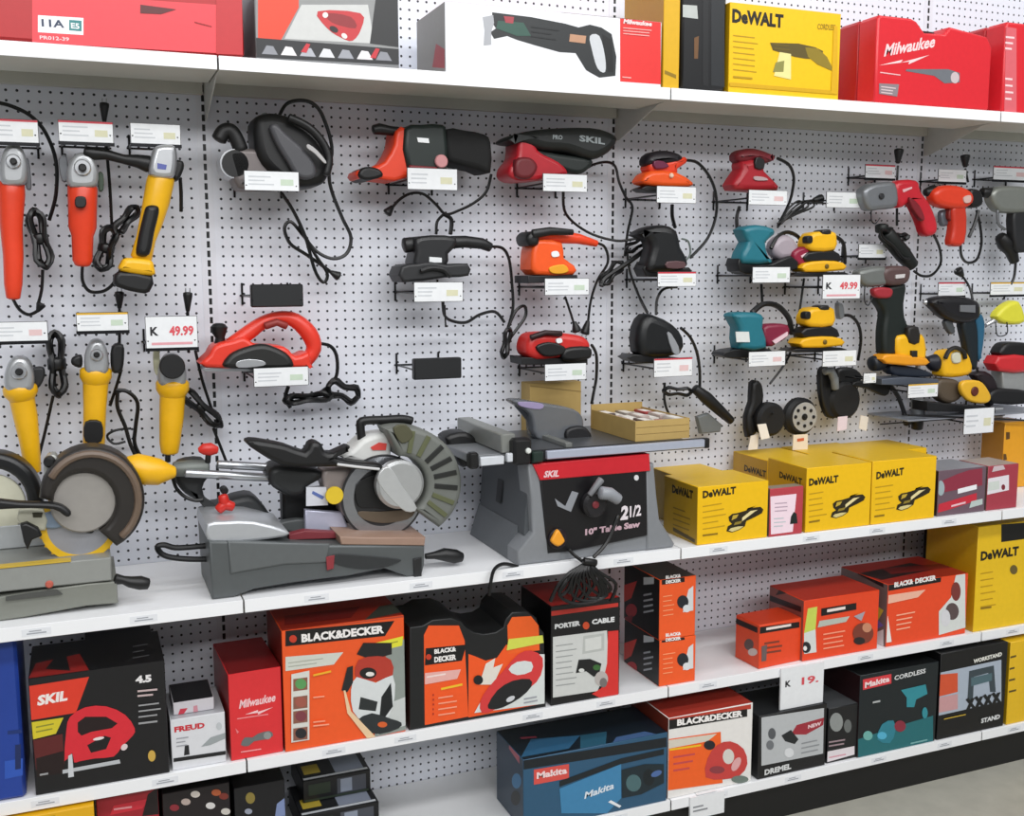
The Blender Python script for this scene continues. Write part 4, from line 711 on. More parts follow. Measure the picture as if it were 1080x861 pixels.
cord(t, [(628, 256, 5), (638, 261, 4), (641, 277, 3.5), (630, 296, 3), (623, 318, 3), (620, 342, 3)], 4, .17, plug=(620, 339, -3, 11)); cord(t, [(596, 313), (601, 328), (606, 344)], 4, .14, plug=(606, 340, 2, 8), name='lead')
hook('peg hook under the bright orange finishing sander, tag tilted white', 575, 294, 621, 311, 8)
t = thing('palm_sander', 'flat red and black detail sander above the cardboard tray', 'sander', tuple(at(590, 365, 5)))
MB(mat('C92a26', .35)).slab([(556, 364), (561, 354), (575, 351), (598, 352), (618, 356), (624, 366), (615, 374), (590, 378), (568, 380), (557, 374)], 6.8, 3.4, .7).build('body', t)
MB(mat('3a1518')).rev([(560, 356, 3), (575, 351, 3), (592, 352, 3)], 7, 10).build('top_grip', t); MB(BLK).slab([(566, 366), (580, 361), (596, 366), (594, 374), (575, 376)], 7.2, .6, .2).build('thumb_pad', t); MB(BLK).slab([(596, 368), (622, 366), (625, 376), (618, 380), (596, 381)], 7.2, 3.4, .4).build('tail_block', t); MB(mat('1b1b1e')).slab([(550, 377), (620, 379), (620, 385), (551, 385)], 6.4, 3.6, .1, 0).build('sanding_base', t); MB(TAGW).slab([(587, 358), (592, 357), (593, 361), (588, 362)], 7.1, .3, 0).build('nameplate', t)
cord(t, [(624, 364, 5), (629, 375, 4), (629, 398, 3), (626, 415, 3), (624, 426, 3)], 4, .19)
hook('peg hook under the flat red detail sander', 575, 384, 618, 401, 8)
# -- third bay
def palm(label, body_c, parts, ref, base=None, name='palm_sander'):
    t = thing(name, label, 'sander', tuple(at(ref[0], ref[1], 5)))
    for nm, c, pts, dd, th, r in parts: MB(c if not isinstance(c, str) else mat(c, .4)).slab(pts, dd, th, r, 2).build(nm, t)
    return t
t = palm('orange palm sander with dark domed top, top row of the third bay', None, [
 ('top_grip', '241c26', [(683, 168), (690, 160), (705, 158), (718, 161), (723, 167), (716, 173), (688, 176)], 7.2, 4, .9),
 ('motor_housing', ORG, [(686, 170), (700, 170), (724, 165), (725, 172), (716, 178), (714, 184), (688, 184)], 7, 3.8, .5),
 ('thumb_recess', '6a2040', [(690, 170), (700, 170), (706, 176), (692, 178)], 7.4, .5, .1),
 ('skirt', ORG2, [(679, 188), (688, 180), (714, 181), (732, 192), (728, 197), (700, 197), (680, 193)], 7.5, 4.6, .5),
 ('sanding_base', '222324', [(682, 196), (727, 198), (727, 203), (682, 202)], 7, 4, .1)], (702, 180))
MB(mat('EDC9B0')).disc(709, 185, 2.5, 7.8, .4).build('badge', t)
cord(t, [(724, 169, 5), (736, 172, 4.5), (748, 186, 4), (755, 205, 3.5), (755, 228, 3), (746, 252, 3), (728, 272, 3)], 4, .19)
hook('peg hook under the orange palm sander in the top row', 693, 197, 734, 214, 8)
t = palm('dark red random orbit sander with rounded shoulders, top row of the third bay', None, [
 ('top_grip', '6e1a24', [(779, 163), (786, 157), (800, 156), (815, 161), (821, 166), (812, 172), (784, 172)], 7.2, 4, .9),
 ('body', 'A81E2A', [(784, 170), (804, 168), (808, 180), (818, 190), (822, 201), (776, 200), (777, 188), (784, 178)], 7.4, 4.4, .7),
 ('switch_panel', '2b2a2a', [(798, 166), (806, 168), (806, 178), (797, 177)], 7.7, .4, .1)], (800, 180))
MB(mat('B9A0a2')).slab([(796, 186), (806, 187), (810, 190), (797, 190)], 7.6, .3, 0).build('nameplate', t)
cord(t, [(820, 167, 5), (832, 174, 4.5), (837, 186, 4), (836, 200, 3.5), (832, 215, 3), (822, 235, 3)], 4, .2)
for k in range(3): cord(t, [(820, 240-k*2), (832+k*4, 226), (846+k*6, 218), (842+k*6, 212), (830+k*4, 222), (824, 236)], 3+k*.3, .14, name='loop_cord')
cord(t, [(838, 214, 3), (850, 212, 3), (858, 211, 3)], 3, .14, plug=(858, 211, 7, -1), name='lead')
hook('peg hook under the dark red random orbit sander', 790, 201, 830, 216, 8)
hook('empty peg hook with white tag between dark red sander and red angle drill', 872, 203, 908, 219, 5)
t = palm('black palm sander with plain rounded body, middle row of the third bay', None, [
 ('body', '191b1e', [(672, 248), (684, 240), (702, 237), (716, 243), (720, 260), (727, 273), (724, 284), (690, 288), (683, 280), (688, 262), (684, 252)], 7.3, 4.4, .9),
 ('sanding_base', '101112', [(682, 276), (700, 284), (727, 282), (726, 290), (682, 292)], 6.6, 4, .2),
 ('side_plate', '5a3f42', [(704, 276), (722, 276), (722, 283), (704, 283)], 7.5, .4, .1)], (702, 262))
MB(mat('5f6a66')).tube([(719, 252), (726, 255), (728, 268), (722, 276)], 6, .12).build('dust_tube', t)
cord(t, [(709, 216, 3), (709, 228, 3), (712, 240, 4)], 3, .22, name='lead'); cord(t, [(661, 262), (664, 285), (672, 308), (683, 330)], 2.6, .15)
hook('peg hook under the black palm sander in the middle row', 694, 287, 734, 302, 8, 'r')
t = palm('teal finishing sander with black base, middle row of the third bay', None, [
 ('body', TEAL, [(784, 242), (800, 237), (817, 241), (818, 248), (809, 256), (812, 270), (816, 278), (785, 278), (784, 266), (790, 255)], 7.3, 4.2, .6),
 ('sanding_base', '15171a', [(780, 272), (790, 278), (815, 278), (835, 270), (842, 284), (800, 290), (780, 286)], 6.8, 4.4, .2),
 ('dust_bag', 'A79CA4', [(815, 262), (822, 250), (834, 248), (843, 258), (843, 270), (824, 274)], 6, 3, .7)], (800, 262))
MB(mat('8E1E3a', .35)).slab([(838, 266), (850, 260), (856, 268), (852, 280), (840, 278)], 6.6, 3, .4).build('bag_clip', t); MB(mat('e2c6cc')).slab([(845, 270), (852, 266), (852, 269), (846, 272)], 6.75, .2, 0, 0).build('clip_mark', t)
cord(t, [(813, 262, 6), (820, 250, 5.5), (830, 245, 5), (842, 250, 4.5), (848, 262, 4)], 5, .25); cord(t, [(780, 218), (777, 230), (778, 250)], 3, .22, name='lead')
hook('peg hook under the teal sander of the middle row', 794, 282, 833, 298, 8)
def ysander(label, dx, dy, ref):
    T = lambda L: [(x+dx, y+dy) for x, y in L]
    t = palm(label, None, [
     ('body', YL, T([(855, 250), (860, 245), (880, 244), (884, 250), (882, 264), (858, 265), (852, 258)]), 7.2, 3.8, .5),
     ('rubber_bellows', '17171a', T([(852, 266), (880, 264), (888, 272), (884, 277), (850, 276)]), 6.9, 3.6, .3),
     ('skirt', 'E8AE14', T([(849, 278), (870, 275), (890, 277), (891, 285), (850, 287)]), 7.3, 4.4, .3),
     ('sanding_base', '1a1a1c', T([(842, 288), (890, 287), (890, 291), (842, 292)]), 7, 4.2, .1),
     ('top_cap', '2a2a2a', T([(868, 243), (876, 242), (877, 247), (868, 247)]), 7.3, 3, .2)], ref)
    MB(mat('6a5414')).disc(873+dx, 281+dy, 2.5, 7.5, .3).build('badge', t); MB(BLK).slab(T([(852, 250), (857, 249), (857, 256), (852, 256)]), 7.4, 1, .1).build('switch', t)
    return t
t = ysander('yellow and black palm sander of the middle row, beside the big price card', 0, 0, (870, 265)); cord(t, [(882, 250, 5), (889, 256, 5), (891, 268, 4.5), (891, 278, 4)], 5, .25)
hook('peg hook with the big price card under the middle yellow sander', 868, 290, 907, 315, 8, 'w', red=True)
t = ysander('yellow and black palm sander of the lower row, with its cord arching to the right', -2, 80, (868, 345)); cord(t, [(884, 334, 5), (896, 333, 4.5), (905, 342, 4), (908, 358, 3.5), (905, 380, 3)], 5, .22)
MB(mat('8f9294', .3, .6)).slab([(885, 320), (890, 322), (891, 334), (886, 336)], 5.5, 1.5, .2).build('clamp_lever', t)
hook('peg hook under the lower yellow sander', 868, 370, 903, 386, 8)
t = palm('glossy black rounded palm sander of the lower row', None, [
 ('body', '15181b', [(675, 346), (684, 332), (696, 334), (712, 342), (723, 356), (720, 374), (690, 378), (675, 372)], 7.4, 4.6, 1.0),
 ('sheen_patch', '8f9296', [(704, 352), (708, 352), (716, 366), (716, 374), (710, 372)], 7.6, .3, .05),  # grey highlight on the glossy body, painted as a thin raised patch
 ('sanding_base', '1c1c1e', [(668, 374), (722, 378), (722, 384), (668, 382)], 6.8, 4, .1)], (698, 356))
cord(t, [(684, 333, 4), (676, 318, 3), (671, 304, 3)], 3, .14, name='lead'); cord(t, [(692, 332, 4), (693, 316, 3.6), (700, 305, 3.6), (714, 303, 3.6)], 3, .17, name='lead')
cord(t, [(718, 346, 5), (728, 356, 4.5), (735, 372, 4), (738, 392, 3.5), (738, 410, 3)], 4, .19); coil(t, 715, 413, 16, 6, .05, 3.5, 4, .17, False, 51); cord(t, [(701, 404), (701, 424), (708, 440), (722, 446)], 3.5, .16, name='loop_cord')
m = MB(BLK).rev([(733, 410, 5), (745, 420, 7), (758, 432, 6), (771, 444, 4.5)], 4, 12); m.build('strain_relief', t); MB(mat('6c7070')).slab([(736, 440), (748, 436), (762, 448), (760, 456), (740, 458)], 3.6, 1.4, .2, 0).build('plug_cover', t)
hook('peg hook under the glossy black sander of the lower row, red-topped tag', 690, 378, 730, 397, 8, 'r')
t = palm('teal sander with maroon dust box and thick black arched hose, lower row, third bay', None, [
 ('body', TEAL, [(774, 334), (780, 330), (800, 330), (807, 335), (806, 346), (810, 368), (782, 368), (781, 346)], 7.3, 4.2, .6),
 ('dust_box', '7E1C38', [(805, 346), (818, 342), (832, 343), (833, 354), (822, 362), (810, 366)], 6.4, 3.6, .4),
 ('sanding_base', '17181a', [(764, 372), (782, 368), (812, 368), (812, 376), (768, 378)], 6.8, 4.2, .1)], (792, 350))
MB(mat('d8dcda')).slab([(776, 350), (790, 350), (791, 361), (777, 361)], 7.45, .1, 0, 0).build('sticker', t); MB(mat('e4c4cc')).slab([(815, 360), (831, 350), (831, 354), (818, 363)], 6.6, .2, 0, 0).build('clip_mark', t)
cord(t, [(793, 330, 6), (805, 321, 5.5), (820, 323, 5), (832, 336, 5), (835, 352, 4.5)], 5, .36, name='hose'); cord(t, [(803, 300), (804, 320)], 3, .17, n=1, name='lead'); cord(t, [(848, 294), (842, 335), (832, 376), (812, 405)], 2.5, .15)
hook('peg hook under the teal sander of the lower row', 790, 371, 828, 386, 8)
# hanging backing pads
t = thing('sanding_pad', 'black stemmed backing pad hanging with two small white tags below the teal sander', 'pad', tuple(at(803, 435, 3)))
MB(BLK).slab([(794, 404), (802, 402), (806, 410), (806, 426), (796, 440), (800, 456), (790, 462), (788, 440), (793, 424)], 4.2, 2, .5, 2).build('stem', t); MB(mat('101013', .7)).disc(815, 443, 18, 5, 1.4, .4).build('pad', t)
MB(mat('ECE6DC')).slab([(799, 448), (808, 447), (812, 462), (803, 464)], 5.3, .1, 0, 0).build('paper_tag', t); MB(mat('E4DCD0')).slab([(792, 460), (800, 458), (799, 474), (789, 475)], 4.6, .1, 0, 0).build('paper_tag', t)
MB(WIRE).path([at(815, 436, 0), at(815, 436, 6)], .1).build('pin', t)
t = thing('sanding_pad', 'round grey perforated sanding disc on a black pad, hanging with an orange-printed tag', 'pad', tuple(at(849, 440, 3)))
MB(mat('131315', .6)).disc(847, 440, 20, 4, 1.2, .4).build('pad', t)
m = MB(mat('A6A49E', .7)).disc(849, 440, 15.5, 4.1, .15, .02); c = at(849, 440, 4.15)
m.use(BLK).disc(849, 440, 3.5, 4.2, .1, .02)
for k in range(8): a = k*math.pi/4; m.disc(849+9.5*math.cos(a), 440+9.5*math.sin(a), 1.9, 4.2, .1, .01, 10)
m.build('abrasive_disc', t); MB(mat('E6D9C4')).slab([(837, 459), (852, 458), (852, 474), (836, 475)], 4.4, .1, 0, 0).use('C8603a').slab([(841, 463), (848, 462), (848, 465), (841, 466)], 4.45, .05, 0, 0).build('paper_tag', t); MB(WIRE).path([at(849, 440, 0), at(849, 440, 5)], .1).build('pin', t)
t = thing('sanding_pad', 'large black pad behind a grey curved arm, hanging under the lower yellow sander', 'pad', tuple(at(890, 415, 3)))
MB(mat('121214', .7)).disc(893, 423, 20, 5, 1.6, .4).build('pad', t); MB(BLK).slab([(866, 392), (874, 387), (878, 400), (878, 430), (884, 440), (874, 440), (867, 420)], 4.6, 1.6, .3).build('side_guard', t)
MB(mat('74787a', .4)).rev([(870, 392, 4), (876, 391, 4.5), (880, 400, 4.5), (881, 410, 4)], 5.4, 12).build('arm', t); MB(BLK).slab([(884, 390), (900, 388), (910, 396), (905, 406), (886, 406)], 4.4, 1.5, .4).build('pad_hub', t)
MB(mat('E4D4DC')).slab([(884, 440), (894, 439), (893, 453), (883, 455)], 5.2, .1, 0, 0).build('paper_tag', t); MB(mat('E4DCD0')).slab([(908, 438), (916, 440), (914, 455), (906, 452)], 4.6, .1, 0, 0).build('paper_tag', t)
# -- drills
t = thing('angle_drill', 'red drill with grey gear case and long slanting handle, upper right of the wall', 'drill', tuple(at(955, 210, 5)))
MB(mat('85888c', .4, .5)).slab([(911, 203), (918, 195), (930, 192), (946, 193), (948, 217), (930, 221), (917, 221)], 6.5, 3, .6).build('gear_case', t); MB(mat('3b3c40')).disc(931, 207, 3.2, 6.8, .5).build('bolt', t); MB(BLK).rev([(908, 204, 6), (912, 204, 7)], 5, 12).build('chuck', t)
MB(mat('C4202e', .35)).slab([(945, 193), (968, 190), (973, 202), (983, 216), (990, 236), (988, 247), (978, 248), (972, 232), (962, 214), (950, 219)], 6.4, 3, .6).build('body', t); MB(mat('7c1420')).slab([(960, 208), (970, 216), (976, 230), (972, 232), (962, 218)], 6.8, .8, .2).build('trigger', t)
MB(mat('e2b0b4')).slab([(952, 200), (962, 197), (962, 199), (953, 203)], 6.5, .1, 0, 0).build('script_mark', t)
cord(t, [(985, 248, 5), (991, 262, 4), (992, 278, 3), (983, 290, 3), (972, 291, 3), (964, 286, 3)], 4, .19); cord(t, [(946, 192, 3), (947, 175, 3)], 3, .16, n=1, plug=(947, 172, 1, -12, 4), name='lead'); cord(t, [(946, 220), (946, 238)], 3, .17, n=1, name='lead')
MB(WIRE).tube([(919, 221), (919, 232), (923, 236), (928, 230)], 6, .08).build('bit_clip', t)
hook('peg hook above the red drill with grey gear case', 913, 174, 944, 188, 3.6, 'r', True)
t = thing('drill', 'orange-red pistol drill with silver badge and looped cord, upper right of the wall', 'drill', tuple(at(1008, 220, 5)))
MB(mat('E03E20', .35)).slab([(986, 204), (992, 197), (1004, 195), (1018, 197), (1028, 204), (1028, 214), (1018, 220), (1000, 219), (989, 214)], 6.4, 3.2, .7).build('body', t); MB(mat('C8341e', .35)).slab([(1006, 216), (1020, 218), (1019, 256), (1004, 258), (1006, 240)], 6, 2.4, .5).build('handle', t); MB(BLK).rev([(976, 203, 4), (983, 202, 7), (989, 204, 7)], 5, 12).build('chuck', t)
MB(BLK).slab([(1024, 200), (1036, 202), (1037, 216), (1026, 218)], 6, 2.6, .4).build('rear_cap', t); MB(mat('d8b4ac')).slab([(1017, 208), (1024, 206), (1024, 213), (1018, 214)], 6.6, .3, .05).build('badge', t); MB(mat('7b1c14')).slab([(1002, 220), (1007, 221), (1006, 234), (1001, 230)], 5.6, 1, .2).build('trigger', t); MB(mat('6b7078', .4, .5)).slab([(993, 224), (1001, 222), (1002, 236), (995, 238)], 5, 1.4, .3).build('belt_clip', t)
cord(t, [(1013, 258, 5), (1014, 270, 4), (1020, 277, 3), (1030, 274, 3), (1035, 258, 3), (1034, 240, 3), (1030, 222, 3)], 4, .2); cord(t, [(1022, 250), (1028, 236), (1032, 222)], 3.6, .24, name='loop_cord'); cord(t, [(1021, 192, 3), (1018, 178, 3)], 3, .16, n=1, plug=(1018, 176, 0, -10, 4), name='lead')
hook('peg hook above the orange-red pistol drill', 990, 179, 1019, 192, 3.6, 'w', True)
t = thing('drill', 'silver and black drill cut off by the right edge, above the hanging black cord', 'drill', tuple(at(1060, 210, 5)))
MB(mat('8b8e88', .4, .5)).slab([(1047, 204), (1054, 197), (1072, 196), (1090, 200), (1090, 222), (1060, 224), (1050, 216)], 6, 3, .6).build('body', t); MB(BLK).rev([(1036, 203, 5), (1048, 204, 6)], 5, 12).build('chuck', t); MB(DK).slab([(1070, 220), (1088, 222), (1086, 262), (1072, 262)], 5.6, 2.4, .4).build('handle', t); MB(mat('77797c', .4, .5)).tube([(1052, 222), (1053, 236), (1060, 242)], 6, .2).build('bit_clip', t)
cord(t, [(1072, 262), (1070, 290), (1066, 300)], 3.5, .2); MB(BLK).rev([(1055, 250, 6), (1060, 256, 9), (1066, 264, 7), (1070, 276, 5)], 4, 12).build('plug', t)
hook('peg hook above the silver drill at the right edge, with a slanted card', 1048, 176, 1084, 190, 3.6, 'r', True)
t = thing('hammer_drill', 'dark green hammer drill with grey head, hanging point-down beside the yellow routers', 'drill', tuple(at(945, 330, 5)))
MB(mat('7a7d7a', .4, .4)).slab([(907, 290), (912, 284), (935, 281), (940, 292), (936, 301), (914, 302)], 6.4, 3, .6).build('gear_case', t); MB(mat('55403f', .4)).slab([(934, 283), (958, 281), (962, 290), (956, 300), (936, 300)], 6.6, 3.2, .6).build('motor_housing', t); MB(mat('c8c4c4')).slab([(945, 290), (955, 289), (954, 293), (945, 294)], 6.8, .3, 0, 0).build('nameplate', t)
MB(mat('9E2530')).slab([(922, 306), (930, 303), (942, 305), (940, 314), (926, 314)], 6.4, 1.6, .3).build('trigger', t); MB(mat('16241f', .5)).slab([(930, 308), (944, 300), (957, 300), (955, 320), (956, 335), (960, 350), (950, 372), (934, 376), (932, 350), (934, 330), (926, 316)], 6, 3, .6).build('handle', t)
MB(WIRE).tube([(912, 302), (912, 318), (916, 322), (920, 314)], 6, .08).build('bit_clip', t)
cord(t, [(934, 372, 5), (928, 360, 4), (927, 380, 4)], 4, .2); m = MB(mat('131a17', .5)).rev([(934, 246, 9), (942, 256, 9), (952, 268, 9), (962, 280, 7)], 4.4, 10); m.build('cord_bundle', t); MB(mat('131a17', .5)).rev([(930, 244, 7), (930, 238, 7)], 4.4, 10).build('plug', t); coil(t, 944, 258, 24, 9, .8, 4.8, 4, .2, False, 61); coil(t, 950, 250, 8, 5, 0, 4.6, 2, .25, False, 62)
hook('peg hook beside the dark green hammer drill and its cord bundle', 906, 258, 934, 272, 3.6, 'w', True)
t = thing('corded_drill', 'black corded drill pointing left with a blue-backed handle, right of the seam', 'drill', tuple(at(1010, 325, 5)))
MB(mat('1d1b20', .4)).slab([(984, 320), (990, 314), (1012, 312), (1033, 317), (1037, 328), (1034, 338), (1018, 342), (1000, 336), (990, 327)], 6.4, 3.4, .9).build('body', t); MB(SIL).rev([(974, 319, 2), (978, 319, 3), (984, 320, 4.5)], 5, 12).build('chuck', t)
MB(mat('15252e', .45)).slab([(1016, 338), (1030, 336), (1034, 360), (1032, 388), (1025, 386), (1020, 362)], 6, 2.4, .5).build('handle', t); MB(mat('215a78', .45)).slab([(1029, 330), (1037, 332), (1040, 345), (1037, 372), (1033, 380), (1032, 350)], 6.2, 2.6, .4).build('rear_grip', t); MB(mat('6a6c70')).slab([(1013, 322), (1029, 322), (1029, 330), (1013, 329)], 6.6, .4, .05, 0).build('nameplate', t); MB(mat('4a4d50')).slab([(997, 340), (1004, 338), (1008, 350), (1003, 352)], 5.4, .8, .2).build('trigger', t)
cord(t, [(1026, 316, 5), (1022, 302, 4), (1014, 290, 4)], 4, .17, plug=(1015, 291, -4, -5)); cord(t, [(1029, 386, 5), (1034, 400, 5), (1034, 416, 4)], 4, .17, name='lead')
hook('peg hook above the black corded drill pointing left, tag with a red top line', 990, 298, 1018, 312, 3.6, 'r', True)
t = thing('power_tool', 'yellow and silver tool with a wire belt clip, cut off by the right edge', 'tool', tuple(at(1062, 325, 5)))
MB(mat('D9D43a', .4)).slab([(1052, 334), (1062, 322), (1076, 318), (1082, 340), (1062, 342)], 6, 2.6, .5).build('body', t); MB(SIL).rev([(1040, 343, 2), (1050, 337, 3.5), (1058, 332, 4)], 5, 10).build('chuck', t); MB(WIRE).tube([(1050, 340), (1052, 354), (1062, 352), (1062, 340)], 6, .08).build('belt_clip', t)
hook('peg hook above the yellow and silver tool at the right edge', 1045, 298, 1082, 311, 3.6, 'y', True)
# -- display ledge with routers
zl = at(1015, 436, 5).z; xa, xb = at(932, 412, 5).x, at(1085, 436, 5).x
t = thing('display_ledge', 'narrow grey metal ledge on the pegboard carrying the yellow routers', 'shelf', ((xa+xb)/2, 0, zl))
MB(mat('8E929A', .4, .3)).bx(at(958, 436, 8).x, xb, -8, -.25, zl-.12, zl+.12, .03).build('ledge_plate', t); MB(WIRE).path([at(958, 438, 8), at(1090, 444, 8)], .14).build('front_rail', t)
for x in (972, 1010, 1062): MB(WIRE).path([(at(x, 436, 8).x, -7.6, zl-.2), (at(x, 436, 8).x, -.3, zl-1.6)], .1).build('brace', t)
def router(label, cx, cy, k, col, zb, name='router'):
    t = thing(name, label, 'router', tuple(at(cx, cy, 4.5)))
    f = lambda L: [(cx+a*k, cy+b*k) for a, b in L]
    return t, f
t, f = router('yellow plunge router with two dark side knobs, left of the pair on the ledge', 960, 375, 1, YL, 0)
MB(YL).slab([(946, 358), (952, 353), (970, 352), (977, 357), (978, 380), (962, 382), (948, 380)], 6.4, 4, .6, 2).build('motor_housing', t); MB(mat('2a2420')).slab([(958, 346), (970, 345), (971, 362), (960, 362)], 6.7, 3, .4, 2).build('top_cap', t); MB(mat('2a2420')).slab([(962, 370), (968, 370), (968, 377), (962, 377)], 6.8, .5, .1, 0).build('switch', t)
MB(mat('E89A18', .4)).slab([(933, 375), (950, 374), (978, 378), (977, 386), (936, 384)], 6.8, 3.6, .3, 2).build('carriage', t); MB(mat('1c2430')).rev([(920, 384, 8), (928, 382, 9), (934, 381, 5)], 5, 14).build('side_knob', t); MB(mat('1c2030')).rev([(990, 386, 7), (984, 382, 9), (978, 381, 5)], 5, 14).build('side_knob', t)
for x in (944, 968): MB(SIL).path([at(x, 384, 5), at(x, 402, 5)], .35, 10).build('guide_rod', t)
MB(mat('5d6470', .4, .4)).slab([(930, 400), (955, 398), (990, 400), (990, 407), (930, 406)], 7, 4.5, .1, 0).build('base_plate', t); MB(mat('2b3648')).slab([(940, 386), (955, 386), (968, 388), (984, 394), (980, 398), (945, 396)], 6, 3, .3).build('collet_guard', t)
cord(t, [(940, 408, 4), (948, 420, 4), (955, 440, 4)], 4, .3, plug=(953, 436, 4, 9)); MB(mat('8d8f90', .4, .4)).rev([(968, 422, 7), (968, 438, 7)], 4.5, 14).build('dust_tube', t); MB(BLK).rev([(968, 440, 6.5), (967, 452, 6)], 4.5, 14).build('dust_tube_cap', t); MB(BLK).slab([(905, 402), (938, 404), (940, 410), (934, 418), (915, 410), (900, 408)], 5, 1.6, .2).build('edge_guide', t)
hook('peg hook with a small square tag left of the yellow plunge router', 911, 394, 924, 404, 8)
hook('peg hook in front of the yellow plunge router, cream tag', 958, 405, 989, 419, 8.5, 'y')
t, f = router('yellow trim router with a round yellow base ring facing outward, on the grey ledge', 1012, 390, 1, YL, 0)
MB(YL).slab([(995, 392), (996, 376), (1003, 370), (1018, 370), (1025, 378), (1027, 393), (1015, 398), (998, 398)], 6.4, 4, .6, 2).build('motor_housing', t); MB(mat('CDCBB4')).slab([(1005, 374), (1013, 372), (1014, 382), (1006, 383)], 6.7, .5, .2).build('top_dome', t); m = MB(mat('26201c')).tube([(997, 378), (1001, 370), (1008, 367), (1016, 371), (1018, 378)], 6.7, .3, 4, 8); m.build('grip_loops', t)
MB(mat('E4B02a', .4)).slab([(1014, 408), (1018, 402), (1034, 402), (1042, 410), (1046, 420), (1040, 426), (1024, 424), (1016, 416)], 7.4, 1.2, .3).build('base_ring', t); MB(mat('5a2416')).disc(1029, 413, 5, 7.6, .5).build('collet', t); MB(mat('2a1a22')).slab([(1028, 396), (1042, 392), (1052, 402), (1054, 418), (1046, 430), (1040, 410)], 5.6, 2.4, .6).build('side_knob', t)
MB(mat('54483a', .5)).slab([(990, 402), (1005, 400), (1014, 404), (1016, 418), (1004, 426), (992, 420)], 6.2, 3, .5).build('depth_turret', t); MB(mat('17171a')).slab([(978, 424), (1020, 428), (1050, 430), (1050, 436), (978, 434)], 7.2, 4.5, .1, 0).build('base_plate', t)
hook('peg hook with a large white card curling at its lower edge, under the ledge', 1017, 431, 1048, 457, 8.6)
t, f = router('red and black router with a clear grey neck, cut off by the right edge', 1065, 390, 1, RD, 0)
MB(BLK).slab([(1057, 376), (1060, 364), (1072, 361), (1090, 364), (1090, 378)], 6.2, 3.4, .5).build('top_cap', t); MB(mat('C8282e', .35)).slab([(1054, 376), (1090, 376), (1090, 392), (1055, 392)], 6.6, 4, .5, 2).build('motor_housing', t); MB(mat('A7A9A8', .3, .4)).slab([(1057, 392), (1090, 392), (1090, 414), (1058, 412)], 6, 3.4, .3, 0).build('neck', t); MB(mat('17171a')).slab([(1046, 414), (1060, 410), (1090, 414), (1090, 426), (1048, 426)], 6.6, 4.2, .4, 2).build('base', t)
hook('bare peg hook with a grey tag holder beside the big price card', 1046, 430, 1058, 441, 5)
# ------------------------------------------------------------------ saws on the display shelf
ZM = DECK['main']+.03
def arcpts(cx, cy, r, a0, a1, n=14, ry=None):
    return [(cx+r*math.cos(math.radians(a0+(a1-a0)*i/n)), cy-(ry or r)*math.sin(math.radians(a0+(a1-a0)*i/n))) for i in range(n+1)]
# -- grey and yellow mitre saw, left end
t = thing('mitre_saw', 'grey mitre saw with yellow-toothed blade, dark round guard and yellow motor, on the display shelf', 'saw', (-14, -11, ZM))
zb = ZM; X0 = at(-22, 645, 14.5).x; X1 = at(127, 640, 14.0).x
m = MB(mat('85877f', .5, .3)); x1 = X1
m.prism([(X0, zb), (X0, zb+2.2), (x1-2.6, zb+2.6), (x1-.2, zb+2.5), (x1-.2, zb+.4), (x1-2.8, zb+.5), (x1-8, zb+.1), (x1-11, zb)], 15.0, 9.5, .15); m.build('base_frame', t)
zc = zb+2.7; zt = zb+4.9
MB(mat('9a9c98', .45, .35)).bx(X0, x1-.6, -15.2, -4.6, zc, zt, .12).build('table', t)
MB(mat('C8A83a', .5)).bx(X0, x1-4, -15.26, -14.2, zt-.02, zt+.12).build('wear_strip', t)
MB(mat('4a4b48')).slab([(6, 630), (30, 626), (60, 622), (66, 627), (40, 630), (6, 634)], 15.3, .15, 0, 0).build('scale_groove', t)
MB(mat('b95a4a')).disc(52, 617, 4, 15.4, .3).build('lock_button', t)
MB(BLK).rev([(122, 611, 6), (130, 612, 4.5), (137, 614, 6), (148, 615, 7.5), (156, 616, 6)], 14.6, 16).build('lock_handle', t)
MB(mat('b4b8ba', .45, .3)).bx(X0, at(58, 575, 8).x, -8.4, -7.6, zt+.02, at(30, 552, 8).z, .1).build('fence', t)
dB = 13.0
m = MB(mat('3a3531', .4)); m.slab(arcpts(97, 528, 56, -62, 178, 26)+arcpts(89, 532, 33, 178, -62, 16), dB+1.6, 3.2, .5, 0); m.build('upper_guard', t)
MB(mat('6b5a4c', .4)).tube(arcpts(97, 528, 49, -50, 150, 20), dB+1.65, .35, 1, 8).build('guard_rib', t)
MB(mat('A29E99', .4, .3)).disc(88, 530, 33, dB+.9, .7, .15, 48).build('blade_cover', t)
m = MB(mat('9fa0a6', .4, .4)).disc(84, 554, 38, dB+.1, .14, .02, 48).build('blade', t)
c = at(84, 554, dB+.1); R = 38*ipp(c); teeth = []
for k in range(72):
    a = k*math.pi/36; rr = R*(1.07 if k % 3 == 0 else (1.0 if k % 3 == 1 else .99)); teeth.append((c.x+rr*math.cos(a), c.z+rr*math.sin(a)))
MB(mat('E4B61c', .4)).lathe(c+Vector((0, .02, 0)), [(R*.84, -.05), (R*1.02, -.05), (R*1.02, .06), (R*.84, .06), (R*.84, -.05)], n=60).build('blade_rim', t)
MB(mat('D9A81a', .4)).prism(teeth, dB+.05, .16, 0).build('blade_teeth', t)
MB(mat('77777b', .3, .7)).slab([(84, 540), (86, 590), (80, 592), (79, 542)], dB+.25, .1, 0, 0).build('blade_reflection_bar', t) if 0 else None
MB(mat('2a2c2e')).slab([(76, 552), (86, 556), (98, 560), (96, 563), (82, 560)], dB+.5, .4, .1).build('blade_guard_arm', t)
m = MB(YL).rev([(134, 492, 11), (142, 493, 15), (152, 496, 16), (168, 498, 14), (178, 498, 9), (184, 498, 6)], dB-1, 20); m.build('motor', t)
